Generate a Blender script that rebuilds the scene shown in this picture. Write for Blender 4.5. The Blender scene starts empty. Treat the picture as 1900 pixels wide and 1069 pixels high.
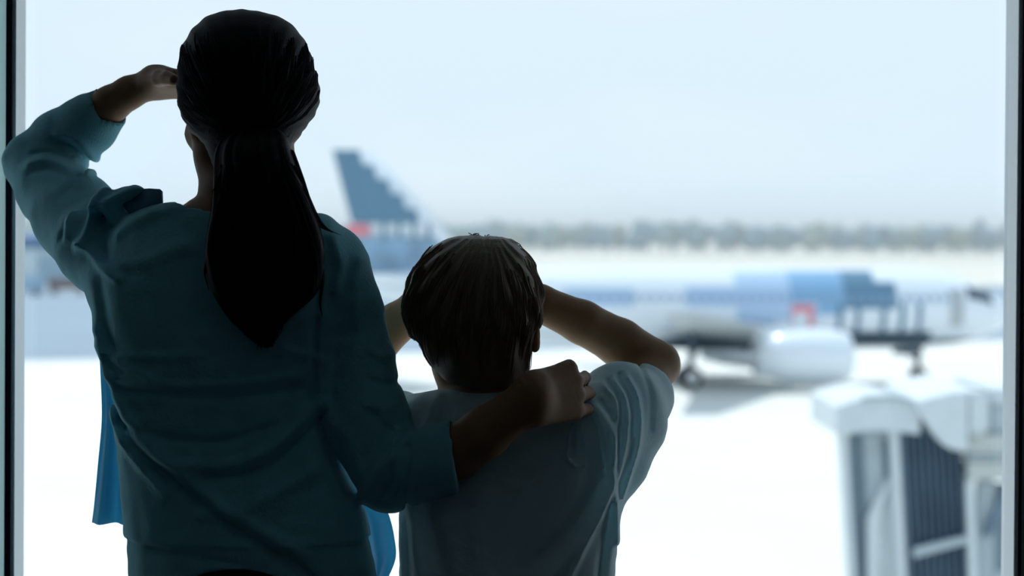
import bpy, bmesh, math, random
import numpy as np
from mathutils import Vector, Matrix

random.seed(7)
rng = np.random.default_rng(7)
SC = bpy.context.scene
COL = SC.collection

# ------------------------------------------------------------------ camera, world, sun, exposure
F = 3694.0                      # focal length in pixels of a 1900 px wide frame
PITCH = math.radians(0.6)
ROLL = 7.0 / 1069
CAM_Z = 1.38
SHIFT = -58.0 / 1900
APRON_Z = CAM_Z - 7.5
cam_d = bpy.data.cameras.new('camera')
cam = bpy.data.objects.new('camera', cam_d)
COL.objects.link(cam)
cam_d.sensor_width = 36
cam_d.lens = 36 * F / 1900
cam_d.shift_y = SHIFT
cam_d.clip_end = 5000
cam_d.dof.use_dof = True
cam_d.dof.focus_distance = 2.62
cam_d.dof.aperture_fstop = 3.9
RM = Matrix.Rotation(math.pi / 2 - PITCH, 3, 'X') @ Matrix.Rotation(ROLL, 3, 'Z')
cam.matrix_world = Matrix.Translation((0, 0, CAM_Z)) @ RM.to_4x4()
SC.camera = cam

SC.view_settings.view_transform = 'Standard'
SC.view_settings.look = 'None'
SC.view_settings.gamma = 1
SC.view_settings.use_curve_mapping = False
SC.view_settings.exposure = 0.0

w = bpy.data.worlds.new('hazy_sky')
SC.world = w
w.use_nodes = True
nt = w.node_tree
nt.nodes.clear()
out = nt.nodes.new('ShaderNodeOutputWorld')
bg = nt.nodes.new('ShaderNodeBackground')
tc = nt.nodes.new('ShaderNodeTexCoord')
sep = nt.nodes.new('ShaderNodeSeparateXYZ')
ramp = nt.nodes.new('ShaderNodeValToRGB')
nt.links.new(tc.outputs['Generated'], sep.inputs[0])
nt.links.new(sep.outputs['Z'], ramp.inputs[0])
ramp.color_ramp.elements[0].position = 0.0
ramp.color_ramp.elements[0].color = (0.76, 0.90, 0.985, 1)
ramp.color_ramp.elements[1].position = 0.9
ramp.color_ramp.elements[1].color = (0.56, 0.75, 0.95, 1)
e = ramp.color_ramp.elements.new(0.15)
e.color = (0.79, 0.915, 1.0, 1)
cn = nt.nodes.new('ShaderNodeTexNoise')
cn.inputs['Scale'].default_value = 5.0
cn.inputs['Detail'].default_value = 3
cm = nt.nodes.new('ShaderNodeMapping')
cm.inputs['Scale'].default_value = (1, 1, 3)
nt.links.new(tc.outputs['Generated'], cm.inputs[0])
nt.links.new(cm.outputs[0], cn.inputs[0])
cr = nt.nodes.new('ShaderNodeValToRGB')
cr.color_ramp.elements[0].position = 0.5
cr.color_ramp.elements[0].color = (0, 0, 0, 1)
cr.color_ramp.elements[1].position = 0.75
cr.color_ramp.elements[1].color = (0.5, 0.5, 0.5, 1)
nt.links.new(cn.outputs[0], cr.inputs[0])
mx = nt.nodes.new('ShaderNodeMixRGB')
nt.links.new(cr.outputs[0], mx.inputs[0])
nt.links.new(ramp.outputs[0], mx.inputs[1])
mx.inputs[2].default_value = (0.90, 0.965, 1.0, 1)
nt.links.new(mx.outputs[0], bg.inputs[0])
bg.inputs[1].default_value = 1.08
nt.links.new(bg.outputs[0], out.inputs[0])

sd = bpy.data.lights.new('sun', 'SUN')
sd.energy = 3.5
sd.angle = math.radians(1.5)
sd.color = (1.0, 0.985, 0.95)
so = bpy.data.objects.new('sun', sd)
COL.objects.link(so)
so.rotation_euler = Vector((0.15, -0.42, -1.0)).to_track_quat('-Z', 'Y').to_euler()   # high, from beyond the airliner


# ------------------------------------------------------------------ helpers: coordinates
def W(px, py, D):
    """point at depth D along the view axis that the lens shows at (px, py)"""
    v = Vector(((px - 950) / F * D, (-(py - 534.5) / F + SHIFT * 1900 / F) * D, -D))
    v = RM @ v
    return np.array((v.x, v.y, v.z + CAM_Z))


def G(px, py, z=APRON_Z):
    a = W(px, py, 1.0)
    d = a - np.array((0, 0, CAM_Z))
    t = (z - CAM_Z) / d[2]
    return np.array((0, 0, CAM_Z)) + d * t


# ------------------------------------------------------------------ helpers: materials
def mat(name, col, rough=0.6, metal=0.0, sheen=0.0, bump=0.0, bscale=50.0, var=0.0, vscale=4.0, spec=0.5, trans=0.0, tcol=None, sss=0.0, bmap=(1, 1, 1), coat=0.0):
    m = bpy.data.materials.new(name)
    m.use_nodes = True
    n = m.node_tree
    b = n.nodes['Principled BSDF']
    b.inputs['Base Color'].default_value = (*col, 1)
    b.inputs['Roughness'].default_value = rough
    b.inputs['Metallic'].default_value = metal
    b.inputs['Specular IOR Level'].default_value = spec
    b.inputs['Coat Weight'].default_value = coat
    if sheen:
        b.inputs['Sheen Weight'].default_value = sheen
        b.inputs['Sheen Roughness'].default_value = 0.45
        b.inputs['Sheen Tint'].default_value = (*[min(1, c * 1.2 + 0.25) for c in col], 1)
    if sss:
        b.inputs['Subsurface Weight'].default_value = sss
        b.inputs['Subsurface Radius'].default_value = (0.02, 0.006, 0.003)
        b.inputs['Subsurface Scale'].default_value = 0.5
    t = n.nodes.new('ShaderNodeTexCoord')
    if var:
        no = n.nodes.new('ShaderNodeTexNoise')
        no.inputs['Scale'].default_value = vscale
        no.inputs['Detail'].default_value = 5
        n.links.new(t.outputs['Object'], no.inputs[0])
        r = n.nodes.new('ShaderNodeValToRGB')
        r.color_ramp.elements[0].position = 0.3
        r.color_ramp.elements[1].position = 0.7
        r.color_ramp.elements[0].color = (*[c * (1 - var) for c in col], 1)
        r.color_ramp.elements[1].color = (*[min(1, c * (1 + var)) for c in col], 1)
        n.links.new(no.outputs[0], r.inputs[0])
        n.links.new(r.outputs[0], b.inputs['Base Color'])
    if bump:
        mp = n.nodes.new('ShaderNodeMapping')
        mp.inputs['Scale'].default_value = bmap
        n.links.new(t.outputs['Object'], mp.inputs[0])
        nb = n.nodes.new('ShaderNodeTexNoise')
        nb.inputs['Scale'].default_value = bscale
        nb.inputs['Detail'].default_value = 4
        n.links.new(mp.outputs[0], nb.inputs[0])
        bu = n.nodes.new('ShaderNodeBump')
        bu.inputs['Strength'].default_value = bump
        bu.inputs['Distance'].default_value = 0.004
        n.links.new(nb.outputs[0], bu.inputs['Height'])
        n.links.new(bu.outputs[0], b.inputs['Normal'])
    if trans:
        o = n.nodes['Material Output']
        tr = n.nodes.new('ShaderNodeBsdfTranslucent')
        tr.inputs[0].default_value = (*(tcol or col), 1)
        ms = n.nodes.new('ShaderNodeMixShader')
        ms.inputs[0].default_value = trans
        n.links.new(b.outputs[0], ms.inputs[1])
        n.links.new(tr.outputs[0], ms.inputs[2])
        n.links.new(ms.outputs[0], o.inputs[0])
    return m


def glass_mat(name, tint=(0.97, 0.99, 1.0), refl=0.04):
    m = bpy.data.materials.new(name)
    m.use_nodes = True
    n = m.node_tree
    n.nodes.clear()
    o = n.nodes.new('ShaderNodeOutputMaterial')
    a = n.nodes.new('ShaderNodeBsdfTransparent')
    a.inputs[0].default_value = (*tint, 1)
    g = n.nodes.new('ShaderNodeBsdfGlossy')
    g.inputs['Roughness'].default_value = 0.0
    x = n.nodes.new('ShaderNodeMixShader')
    x.inputs[0].default_value = refl
    n.links.new(a.outputs[0], x.inputs[1])
    n.links.new(g.outputs[0], x.inputs[2])
    n.links.new(x.outputs[0], o.inputs[0])
    return m


M = {}
M['cardigan'] = mat('teal_knit', (0.20, 0.50, 0.59), 0.85, sheen=0.6, trans=0.2, tcol=(0.25, 0.62, 0.74), bump=0.35, bscale=220, var=0.08, vscale=30, spec=0.15)
M['cardigan_rib'] = mat('teal_ribbed_knit', (0.21, 0.51, 0.60), 0.85, sheen=0.6, trans=0.2, tcol=(0.25, 0.62, 0.74), bump=0.6, bscale=60, bmap=(12, 12, 0.6), spec=0.15)
M['blouse'] = mat('blue_voile', (0.05, 0.24, 0.45), 0.6, trans=0.45, tcol=(0.035, 0.27, 0.46), var=0.1, vscale=20)
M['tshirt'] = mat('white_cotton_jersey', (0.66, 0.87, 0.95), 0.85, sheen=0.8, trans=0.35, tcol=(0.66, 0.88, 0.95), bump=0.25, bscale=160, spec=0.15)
M['skin'] = mat('warm_skin', (0.24, 0.115, 0.055), 0.6, sss=0.08, bump=0.1, bscale=150, spec=0.35)
M['skin_boy'] = mat('boy_skin', (0.36, 0.19, 0.09), 0.6, sss=0.08, bump=0.1, bscale=150, spec=0.35)
M['hair'] = mat('black_hair', (0.007, 0.006, 0.008), 0.6, bump=0.3, bscale=60, bmap=(8, 8, 0.5), spec=0.12)
M['hair_boy'] = mat('brown_hair', (0.17, 0.115, 0.07), 0.5, bump=0.3, bscale=60, bmap=(8, 8, 0.5), spec=0.4)
M['eye'] = mat('eye_white', (0.8, 0.8, 0.78), 0.1)
M['iris'] = mat('iris_brown', (0.05, 0.025, 0.01), 0.1)
M['trousers'] = mat('black_twill', (0.008, 0.008, 0.012), 0.9, bump=0.2, bscale=200)
M['jeans'] = mat('navy_denim', (0.03, 0.05, 0.10), 0.9, bump=0.3, bscale=250)
M['shoe'] = mat('black_shoe_leather', (0.02, 0.02, 0.02), 0.4)
M['sneaker'] = mat('grey_canvas', (0.4, 0.42, 0.45), 0.8)
M['elastic'] = mat('black_elastic', (0.01, 0.01, 0.015), 0.9)
M['wall'] = mat('painted_plaster', (0.16, 0.20, 0.22), 0.9, bump=0.1, bscale=80, var=0.05)
M['ceiling'] = mat('ceiling_tile', (0.22, 0.26, 0.28), 0.95, bump=0.1, bscale=120)
M['floor'] = mat('dark_carpet', (0.07, 0.09, 0.10), 0.95, bump=0.5, bscale=300, var=0.2, vscale=60)
M['alu'] = mat('anodised_aluminium', (0.45, 0.50, 0.54), 0.35, metal=0.6)
M['bead'] = mat('white_powder_coat', (0.88, 0.92, 0.96), 0.5)
M['gasket'] = mat('navy_rubber', (0.006, 0.008, 0.025), 0.6)
M['fin'] = mat('frosted_glass_fin', (0.45, 0.62, 0.62), 0.3, trans=0.95, tcol=(0.86, 0.98, 0.98))
M['glass'] = glass_mat('window_glass')
M['concrete'] = mat('pale_concrete', (0.66, 0.67, 0.64), 0.9, var=0.04, vscale=0.08)
M['asphalt'] = mat('blue_grey_asphalt', (0.235, 0.30, 0.36), 0.9, var=0.05, vscale=0.05)
M['field'] = mat('dry_pale_grass', (0.60, 0.59, 0.52), 1.0, var=0.08, vscale=0.02)
M['marking'] = mat('apron_line_paint', (0.7, 0.65, 0.4), 0.8)
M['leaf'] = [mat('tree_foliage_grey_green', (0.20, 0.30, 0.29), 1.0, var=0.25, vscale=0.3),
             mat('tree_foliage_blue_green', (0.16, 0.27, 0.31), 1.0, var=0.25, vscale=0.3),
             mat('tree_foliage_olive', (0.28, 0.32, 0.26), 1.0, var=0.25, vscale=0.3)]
M['bark'] = mat('bark', (0.15, 0.12, 0.10), 1.0)
M['awhite'] = mat('aircraft_white', (0.72, 0.78, 0.84), 0.25, coat=0.5)
M['ablue'] = mat('aircraft_slate_blue', (0.11, 0.22, 0.32), 0.35)
M['amid'] = mat('aircraft_mid_blue', (0.22, 0.40, 0.60), 0.35)
M['afinbase'] = mat('aircraft_grey_blue', (0.22, 0.34, 0.46), 0.4, var=0.25, vscale=0.9)
M['alight'] = mat('aircraft_light_blue', (0.42, 0.56, 0.74), 0.35)
M['ared'] = mat('aircraft_red', (0.70, 0.22, 0.26), 0.4)
M['agrey'] = mat('aircraft_grey', (0.42, 0.46, 0.48), 0.4)
M['adark'] = mat('aircraft_dark_gear_and_shade', (0.05, 0.08, 0.11), 0.5)  # fan and gear colour; on the belly it paints in the underside's shade
M['metal'] = mat('bare_metal', (0.6, 0.62, 0.65), 0.3, metal=0.9)
M['tyre'] = mat('tyre_rubber', (0.02, 0.02, 0.025), 0.8)
M['aglass'] = mat('cockpit_glass', (0.03, 0.06, 0.10), 0.1)
M['collar'] = mat('navy_teal_knit', (0.04, 0.15, 0.26), 0.8, sheen=0.2)
M['awin'] = mat('cabin_window_blue', (0.25, 0.36, 0.52), 0.2)
M['jwhite'] = mat('bridge_white_panel', (0.62, 0.68, 0.70), 0.5, var=0.04)
M['jgrey'] = mat('bridge_grey_panel', (0.42, 0.49, 0.52), 0.55, var=0.05)
M['jbeige'] = mat('bridge_beige_panel', (0.50, 0.54, 0.52), 0.6)
M['bellows'] = mat('bellows_slate_canvas', (0.14, 0.21, 0.28), 0.8, var=0.15, vscale=2)
M['jglass'] = mat('bridge_tinted_window', (0.14, 0.20, 0.24), 0.15)
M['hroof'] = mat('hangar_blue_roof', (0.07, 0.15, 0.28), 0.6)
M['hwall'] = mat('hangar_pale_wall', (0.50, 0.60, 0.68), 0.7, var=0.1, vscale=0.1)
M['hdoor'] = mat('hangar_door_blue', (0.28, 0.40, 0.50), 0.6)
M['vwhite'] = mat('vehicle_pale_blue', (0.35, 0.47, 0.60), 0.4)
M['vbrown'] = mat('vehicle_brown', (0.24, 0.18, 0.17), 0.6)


# ------------------------------------------------------------------ helpers: objects
def mesh_obj(name, verts, faces, m, parent=None, smooth=False):
    me = bpy.data.meshes.new(name)
    me.from_pydata([tuple(map(float, v)) for v in verts], [], [tuple(map(int, f)) for f in faces])
    me.update()
    if smooth:
        me.polygons.foreach_set('use_smooth', [True] * len(me.polygons))
    o = bpy.data.objects.new(name, me)
    COL.objects.link(o)
    if m:
        me.materials.append(m)
    if parent:
        o.parent = parent
    return o


def bm_obj(name, bm, m, parent=None, smooth=False):
    bmesh.ops.recalc_face_normals(bm, faces=bm.faces)
    me = bpy.data.meshes.new(name)
    bm.to_mesh(me)
    bm.free()
    if smooth:
        me.polygons.foreach_set('use_smooth', [True] * len(me.polygons))
    o = bpy.data.objects.new(name, me)
    COL.objects.link(o)
    me.materials.append(m)
    if parent:
        o.parent = parent
    return o


def empty(name, loc, label, cat, group=None, rz=0):
    o = bpy.data.objects.new(name, None)
    COL.objects.link(o)
    o.location = loc
    o.rotation_euler = (0, 0, rz)
    o['label'] = label
    o['category'] = cat
    if group:
        o['group'] = group
    bpy.context.view_layer.update()
    return o


def keep(o, parent):
    """parent without moving: vertices of o are in world space"""
    o.parent = parent
    o.matrix_parent_inverse = parent.matrix_world.inverted()
    return o


def add_box(bm, c, s, rot=None, bev=0.0):
    r = bmesh.ops.create_cube(bm, size=1.0)
    vs = r['verts']
    mt = Matrix.Translation(c) @ (rot.to_4x4() if rot else Matrix.Identity(4)) @ Matrix.Diagonal((*s, 1))
    bmesh.ops.transform(bm, matrix=mt, verts=vs)
    if bev:
        es = list({e for v in vs for e in v.link_edges})
        bmesh.ops.bevel(bm, geom=es, offset=bev, segments=2, affect='EDGES')


def add_cyl(bm, a, b, r0, r1=None, seg=16, caps=True):
    a, b = Vector(a), Vector(b)
    d = b - a
    r = bmesh.ops.create_cone(bm, cap_ends=caps, segments=seg, radius1=r0, radius2=r0 if r1 is None else r1, depth=d.length)
    q = d.to_track_quat('Z', 'Y').to_matrix().to_4x4()
    bmesh.ops.transform(bm, matrix=Matrix.Translation((a + b) / 2) @ q, verts=r['verts'])


def add_prism(bm, poly, n):
    """poly: list of 3-D points, extruded by vector n"""
    n = Vector(n)
    v0 = [bm.verts.new(Vector(p)) for p in poly]
    v1 = [bm.verts.new(Vector(p) + n) for p in poly]
    bm.faces.new(v0)
    bm.faces.new(v1[::-1])
    k = len(poly)
    for i in range(k):
        bm.faces.new((v0[i], v1[i], v1[(i + 1) % k], v0[(i + 1) % k]))


def loft_mesh(rings, cap=True):
    """rings: list of (n,3) arrays with equal n"""
    n = len(rings[0])
    verts = [p for r in rings for p in r]
    faces = []
    for i in range(len(rings) - 1):
        for j in range(n):
            a, b = i * n + j, i * n + (j + 1) % n
            faces.append((a, b, b + n, a + n))
    if cap:
        faces.append(tuple(range(n))[::-1])
        faces.append(tuple((len(rings) - 1) * n + j for j in range(n)))
    return verts, faces


# ------------------------------------------------------------------ helpers: implicit surfaces
def smin(a, b, k):
    h = np.maximum(k - np.abs(a - b), 0) / k
    return np.minimum(a, b) - h * h * k * 0.25


def smax(a, b, k):
    return -smin(-a, -b, k)


def capsule(P, a, b, ra, rb, sq=None):
    a = np.asarray(a); b = np.asarray(b)
    ba = b - a
    pa = P - a
    h = np.clip((pa @ ba) / (ba @ ba), 0, 1)
    q = pa - h[:, None] * ba
    if sq is not None:            # flatten along an axis: sq = (unit axis, factor > 1 squashes)
        ax, f = sq
        ax = np.asarray(ax)
        c = q @ ax
        q = q + np.outer(c * (f - 1), ax)
    return np.linalg.norm(q, axis=1) - (ra + (rb - ra) * h)


def ellipsoid(P, c, r, R=None):
    q = P - np.asarray(c)
    if R is not None:
        q = q @ R                 # columns of R are the local axes
    r = np.asarray(r)
    k0 = np.linalg.norm(q / r, axis=1)
    k1 = np.linalg.norm(q / (r * r), axis=1) + 1e-9
    return k0 * (k0 - 1) / k1


def chain(P, pts, k=0.008, sq=None):
    """pts: list of (px, py, D, r_px)"""
    d = None
    for (a, b) in zip(pts[:-1], pts[1:]):
        c = capsule(P, W(*a[:3]), W(*b[:3]), a[3] * a[2] / F, b[3] * b[2] / F, sq)
        d = c if d is None else smin(d, c, k)
    return d


class Loft:
    """stack of horizontal super-ellipses from outlines: rows (py, left px, right px, half depth, D centre)"""
    def __init__(s, rows, D0, ex=2.3):
        z, x0, x1, hd, yc = [], [], [], [], []
        for r in rows:
            py, L, R, h = r[:4]
            D = r[4] if len(r) > 4 else D0
            a, b = W(L, py, D), W(R, py, D)
            z.append((a[2] + b[2]) / 2); x0.append(a[0]); x1.append(b[0]); hd.append(h); yc.append((a[1] + b[1]) / 2)
        z = np.array(z)[::-1]
        self_t = np.linspace(z[0], z[-1], 300)
        def cr(v):
            v = np.array(v)[::-1]
            m = np.gradient(v, z)
            i = np.clip(np.searchsorted(z, self_t) - 1, 0, len(z) - 2)
            h = z[i + 1] - z[i]
            t = (self_t - z[i]) / h
            # limit the slopes so that the outline does not overshoot
            s_ = np.diff(v) / np.diff(z)
            mm = m.copy()
            for q in range(1, len(v) - 1):
                if s_[q - 1] * s_[q] <= 0:
                    mm[q] = 0
                else:
                    mm[q] = np.sign(mm[q]) * min(abs(mm[q]), 3 * abs(s_[q - 1]), 3 * abs(s_[q]))
            return ((2 * t**3 - 3 * t**2 + 1) * v[i] + (t**3 - 2 * t**2 + t) * h * mm[i] + (-2 * t**3 + 3 * t**2) * v[i + 1] + (t**3 - t**2) * h * mm[i + 1])
        s.z = self_t
        s.x0, s.x1, s.hd, s.yc = cr(x0), cr(x1), cr(hd), cr(yc)
        s.ex = ex

    def __call__(s, P, grow=0.0):
        z = P[:, 2]
        x0 = np.interp(z, s.z, s.x0); x1 = np.interp(z, s.z, s.x1)
        hd = np.maximum(np.interp(z, s.z, s.hd) + grow, 0.003); yc = np.interp(z, s.z, s.yc)
        a = np.maximum((x1 - x0) / 2 + grow, 0.003)
        u = np.abs(P[:, 0] - (x0 + x1) / 2) / a
        v = np.abs(P[:, 1] - yc) / hd
        k = (u**s.ex + v**s.ex) ** (1 / s.ex)
        d = (k - 1) * np.minimum(a, hd)
        zt, zb = s.z[-1] + grow, s.z[0] - grow
        return smax(smax(d, z - zt, 0.01), zb - z, 0.01)


def polydist(X, Z, pts, D):
    """distance in the X-Z plane to a polyline given in px"""
    q = [W(p[0], p[1], D) for p in pts]
    best = np.full(X.shape, 9.0)
    for a, b in zip(q[:-1], q[1:]):
        bx, bz = b[0] - a[0], b[2] - a[2]
        h = np.clip(((X - a[0]) * bx + (Z - a[2]) * bz) / (bx * bx + bz * bz), 0, 1)
        best = np.minimum(best, np.hypot(X - a[0] - h * bx, Z - a[2] - h * bz))
    return best


def smooth_curve(pts, n=6):
    p = np.array(pts, float)
    if len(p) < 3:
        return pts
    res = []
    q = np.vstack([2 * p[0] - p[1], p, 2 * p[-1] - p[-2]])
    for i in range(1, len(q) - 2):
        for t in np.linspace(0, 1, n, endpoint=False):
            res.append(0.5 * ((2 * q[i]) + (-q[i-1] + q[i+1]) * t + (2*q[i-1] - 5*q[i] + 4*q[i+1] - q[i+2]) * t**2 + (-q[i-1] + 3*q[i] - 3*q[i+1] + q[i+2]) * t**3))
    res.append(p[-1])
    return res


def folds(P, lst, D, ymax=None):
    """lst: (points, width px, height mm); positive = ridge"""
    d = np.zeros(len(P))
    X, Z = P[:, 0], P[:, 2]
    for pts, wd, amp in lst:
        wm = wd * D / F
        q = [W(p[0], p[1], D) for p in pts]
        xs = [v[0] for v in q]; zs = [v[2] for v in q]
        m = (X > min(xs) - 3 * wm) & (X < max(xs) + 3 * wm) & (Z > min(zs) - 3 * wm) & (Z < max(zs) + 3 * wm)
        if ymax is not None:
            m &= P[:, 1] < ymax
        if m.any():
            t = polydist(X[m], Z[m], smooth_curve(pts, 3), D) / wm
            d[m] += amp * 0.001 * np.exp(-t * t)
    return d


def vnoise(P, f, seed=0):
    r = np.random.default_rng(seed)
    s = np.zeros(len(P))
    for _ in range(5):
        k = r.normal(size=3) * np.asarray(f)
        s += np.sin(P @ k + r.uniform(0, 6.28))
    return s / 5


def isosurface(field, lo, hi, h, relax=2):
    lo = np.array(lo, float); hi = np.array(hi, float)
    B = 12
    n = (np.ceil((hi - lo) / h / B).astype(int)) * B + 1
    V = np.ones(n, np.float32)
    nb = (n - 1) // B
    # block test
    ci = np.stack(np.meshgrid(*[np.arange(k) for k in nb], indexing='ij'), -1).reshape(-1, 3)
    cen = lo + (ci + 0.5) * B * h
    dc = field(cen)
    rad = 0.5 * B * h * math.sqrt(3) * 1.5 + h
    near = np.abs(dc) < rad
    for c, dv in zip(ci[~near], dc[~near]):
        if dv < 0:
            i, j, k = c * B
            V[i:i + B + 1, j:j + B + 1, k:k + B + 1] = -1
    off = np.stack(np.meshgrid(*[np.arange(B + 1)] * 3, indexing='ij'), -1).reshape(-1, 3)
    cn_ = ci[near]
    step = 120
    for s in range(0, len(cn_), step):
        cc = cn_[s:s + step]
        idx = (cc[:, None, :] * B + off[None]).reshape(-1, 3)
        val = field(lo + idx * h)
        V[idx[:, 0], idx[:, 1], idx[:, 2]] = val
    S = V < 0
    cnt = np.zeros(np.array(S.shape) - 1, np.int8)
    for dx in (0, 1):
        for dy in (0, 1):
            for dz in (0, 1):
                cnt += S[dx:S.shape[0] - 1 + dx, dy:S.shape[1] - 1 + dy, dz:S.shape[2] - 1 + dz]
    act = (cnt > 0) & (cnt < 8)
    cells = np.argwhere(act)
    ids = np.full(act.shape, -1, np.int32)
    ids[act] = np.arange(len(cells))
    acc = np.zeros((len(cells), 3)); num = np.zeros(len(cells))
    corners = [(0,0,0),(1,0,0),(0,1,0),(1,1,0),(0,0,1),(1,0,1),(0,1,1),(1,1,1)]
    cv = {c: V[cells[:, 0] + c[0], cells[:, 1] + c[1], cells[:, 2] + c[2]].astype(float) for c in corners}
    for c in corners:
        for ax in range(3):
            if c[ax] == 0:
                d2 = list(c); d2[ax] = 1; d2 = tuple(d2)
                a, b = cv[c], cv[d2]
                m = (a < 0) != (b < 0)
                t = np.where(m, a / np.where(m, a - b, 1), 0)
                pt = np.tile(np.array(c, float), (len(cells), 1))
                pt[:, ax] = t
                acc[m] += pt[m]; num[m] += 1
    vert = lo + (cells + acc / num[:, None]) * h
    quads = []
    for ax in range(3):
        o1, o2 = [a for a in range(3) if a != ax]
        sl0 = [slice(None)] * 3; sl1 = [slice(None)] * 3
        sl0[ax] = slice(0, -1); sl1[ax] = slice(1, None)
        a = S[tuple(sl0)]; b = S[tuple(sl1)]
        e = np.argwhere(a != b)
        ok = (e[:, o1] > 0) & (e[:, o2] > 0) & (e[:, o1] < act.shape[o1]) & (e[:, o2] < act.shape[o2])
        e = e[ok]
        ins = a[e[:, 0], e[:, 1], e[:, 2]]
        def cell(d1, d2):
            q = e.copy(); q[:, o1] -= d1; q[:, o2] -= d2
            return ids[q[:, 0], q[:, 1], q[:, 2]]
        q = np.stack([cell(1, 1), cell(0, 1), cell(0, 0), cell(1, 0)], 1)
        flip = ~ins if ax != 1 else ins
        q[flip] = q[flip][:, ::-1]
        quads.append(q)
    quads = np.concatenate(quads)
    quads = quads[(quads >= 0).all(1)]
    for _ in range(relax):
        ed = np.concatenate([quads[:, [0, 1]], quads[:, [1, 2]], quads[:, [2, 3]], quads[:, [3, 0]]])
        deg = np.bincount(ed.ravel(), minlength=len(vert)).astype(float)
        s = np.stack([np.bincount(ed[:, 0], vert[ed[:, 1], k], len(vert)) + np.bincount(ed[:, 1], vert[ed[:, 0], k], len(vert)) for k in range(3)], 1)
        vert = 0.5 * vert + 0.5 * s / np.maximum(deg, 1)[:, None]
    return vert, quads


def iso_obj(name, field, lo, hi, h, m, parent, relax=2):
    v, q = isosurface(field, lo, hi, h, relax)
    me = bpy.data.meshes.new(name)
    me.vertices.add(len(v)); me.vertices.foreach_set('co', v.astype(np.float32).ravel())
    me.loops.add(len(q) * 4); me.loops.foreach_set('vertex_index', q.astype(np.int32).ravel())
    me.polygons.add(len(q)); me.polygons.foreach_set('loop_start', np.arange(0, len(q) * 4, 4, dtype=np.int32))
    me.polygons.foreach_set('use_smooth', np.ones(len(q), bool))
    me.update(calc_edges=True)
    me.validate()
    o = bpy.data.objects.new(name, me)
    COL.objects.link(o)
    me.materials.append(m)
    keep(o, parent)
    return o


def strands(field, seeds, flow, n, step, r, lift=0.001):
    """lines of hair that follow a surface; returns verts, faces of thin three-sided tubes"""
    P = seeds.copy()
    def proj(P, off):
        for _ in range(3):
            e = 0.002
            d = field(P)
            g = np.stack([field(P + np.eye(3)[k] * e) - field(P - np.eye(3)[k] * e) for k in range(3)], 1)
            g /= np.linalg.norm(g, axis=1)[:, None] + 1e-9
            P = P - g * (d - off)[:, None]
        return P, g
    path = []
    base = rng.uniform(0, lift, len(P))
    for i in range(n):
        P, g = proj(P, base)
        path.append((P.copy(), g))
        f = flow(P)
        f = f - g * np.sum(f * g, 1)[:, None]
        f /= np.linalg.norm(f, axis=1)[:, None] + 1e-9
        P = P + f * step
    verts, faces = [], []
    N = len(P)
    for i, (p, g) in enumerate(path):
        nx = path[min(i + 1, n - 1)][0]; pv = path[max(i - 1, 0)][0]
        t = nx - pv; t /= np.linalg.norm(t, axis=1)[:, None] + 1e-9
        s = np.cross(t, g)
        w_ = r * (1 - 0.75 * (i / (n - 1)) ** 2)
        ring = np.stack([p - s * w_, p + g * w_ * 1.2, p + s * w_], 1)
        verts.append(ring)
    keep_ = np.all(np.stack([field(p) for p, g in path], 1) < lift * 2 + 0.0015, 1)
    V = np.stack(verts, 1)[keep_].reshape(-1, 3)       # N, n, 3 verts
    N = int(keep_.sum())
    b = (np.arange(N) * n * 3)[:, None, None] + (np.arange(n - 1) * 3)[None, :, None]
    fs = []
    for j in range(3):
        k = (j + 1) % 3
        fs.append(np.concatenate([b + j, b + k, b + 3 + k, b + 3 + j], -1).reshape(-1, 4))
    return V, np.concatenate(fs)


def add_to_mesh(o, V, Fq):
    """join extra quads into an existing mesh object (world-space vertices)"""
    me = o.data
    n0 = len(me.vertices)
    co = np.empty(n0 * 3, np.float32); me.vertices.foreach_get('co', co)
    lv = np.empty(len(me.loops), np.int32); me.loops.foreach_get('vertex_index', lv)
    v = np.concatenate([co.reshape(-1, 3), V.astype(np.float32)])
    q = np.concatenate([lv.reshape(-1, 4), (Fq + n0).astype(np.int32)])
    m2 = bpy.data.meshes.new(me.name)
    m2.vertices.add(len(v)); m2.vertices.foreach_set('co', v.ravel())
    m2.loops.add(len(q) * 4); m2.loops.foreach_set('vertex_index', q.ravel())
    m2.polygons.add(len(q)); m2.polygons.foreach_set('loop_start', np.arange(0, len(q) * 4, 4, dtype=np.int32))
    m2.polygons.foreach_set('use_smooth', np.ones(len(q), bool))
    m2.update(calc_edges=True)
    for m_ in me.materials:
        m2.materials.append(m_)
    o.data = m2


def unit(v):
    v = np.asarray(v, float)
    return v / np.linalg.norm(v)


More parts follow.
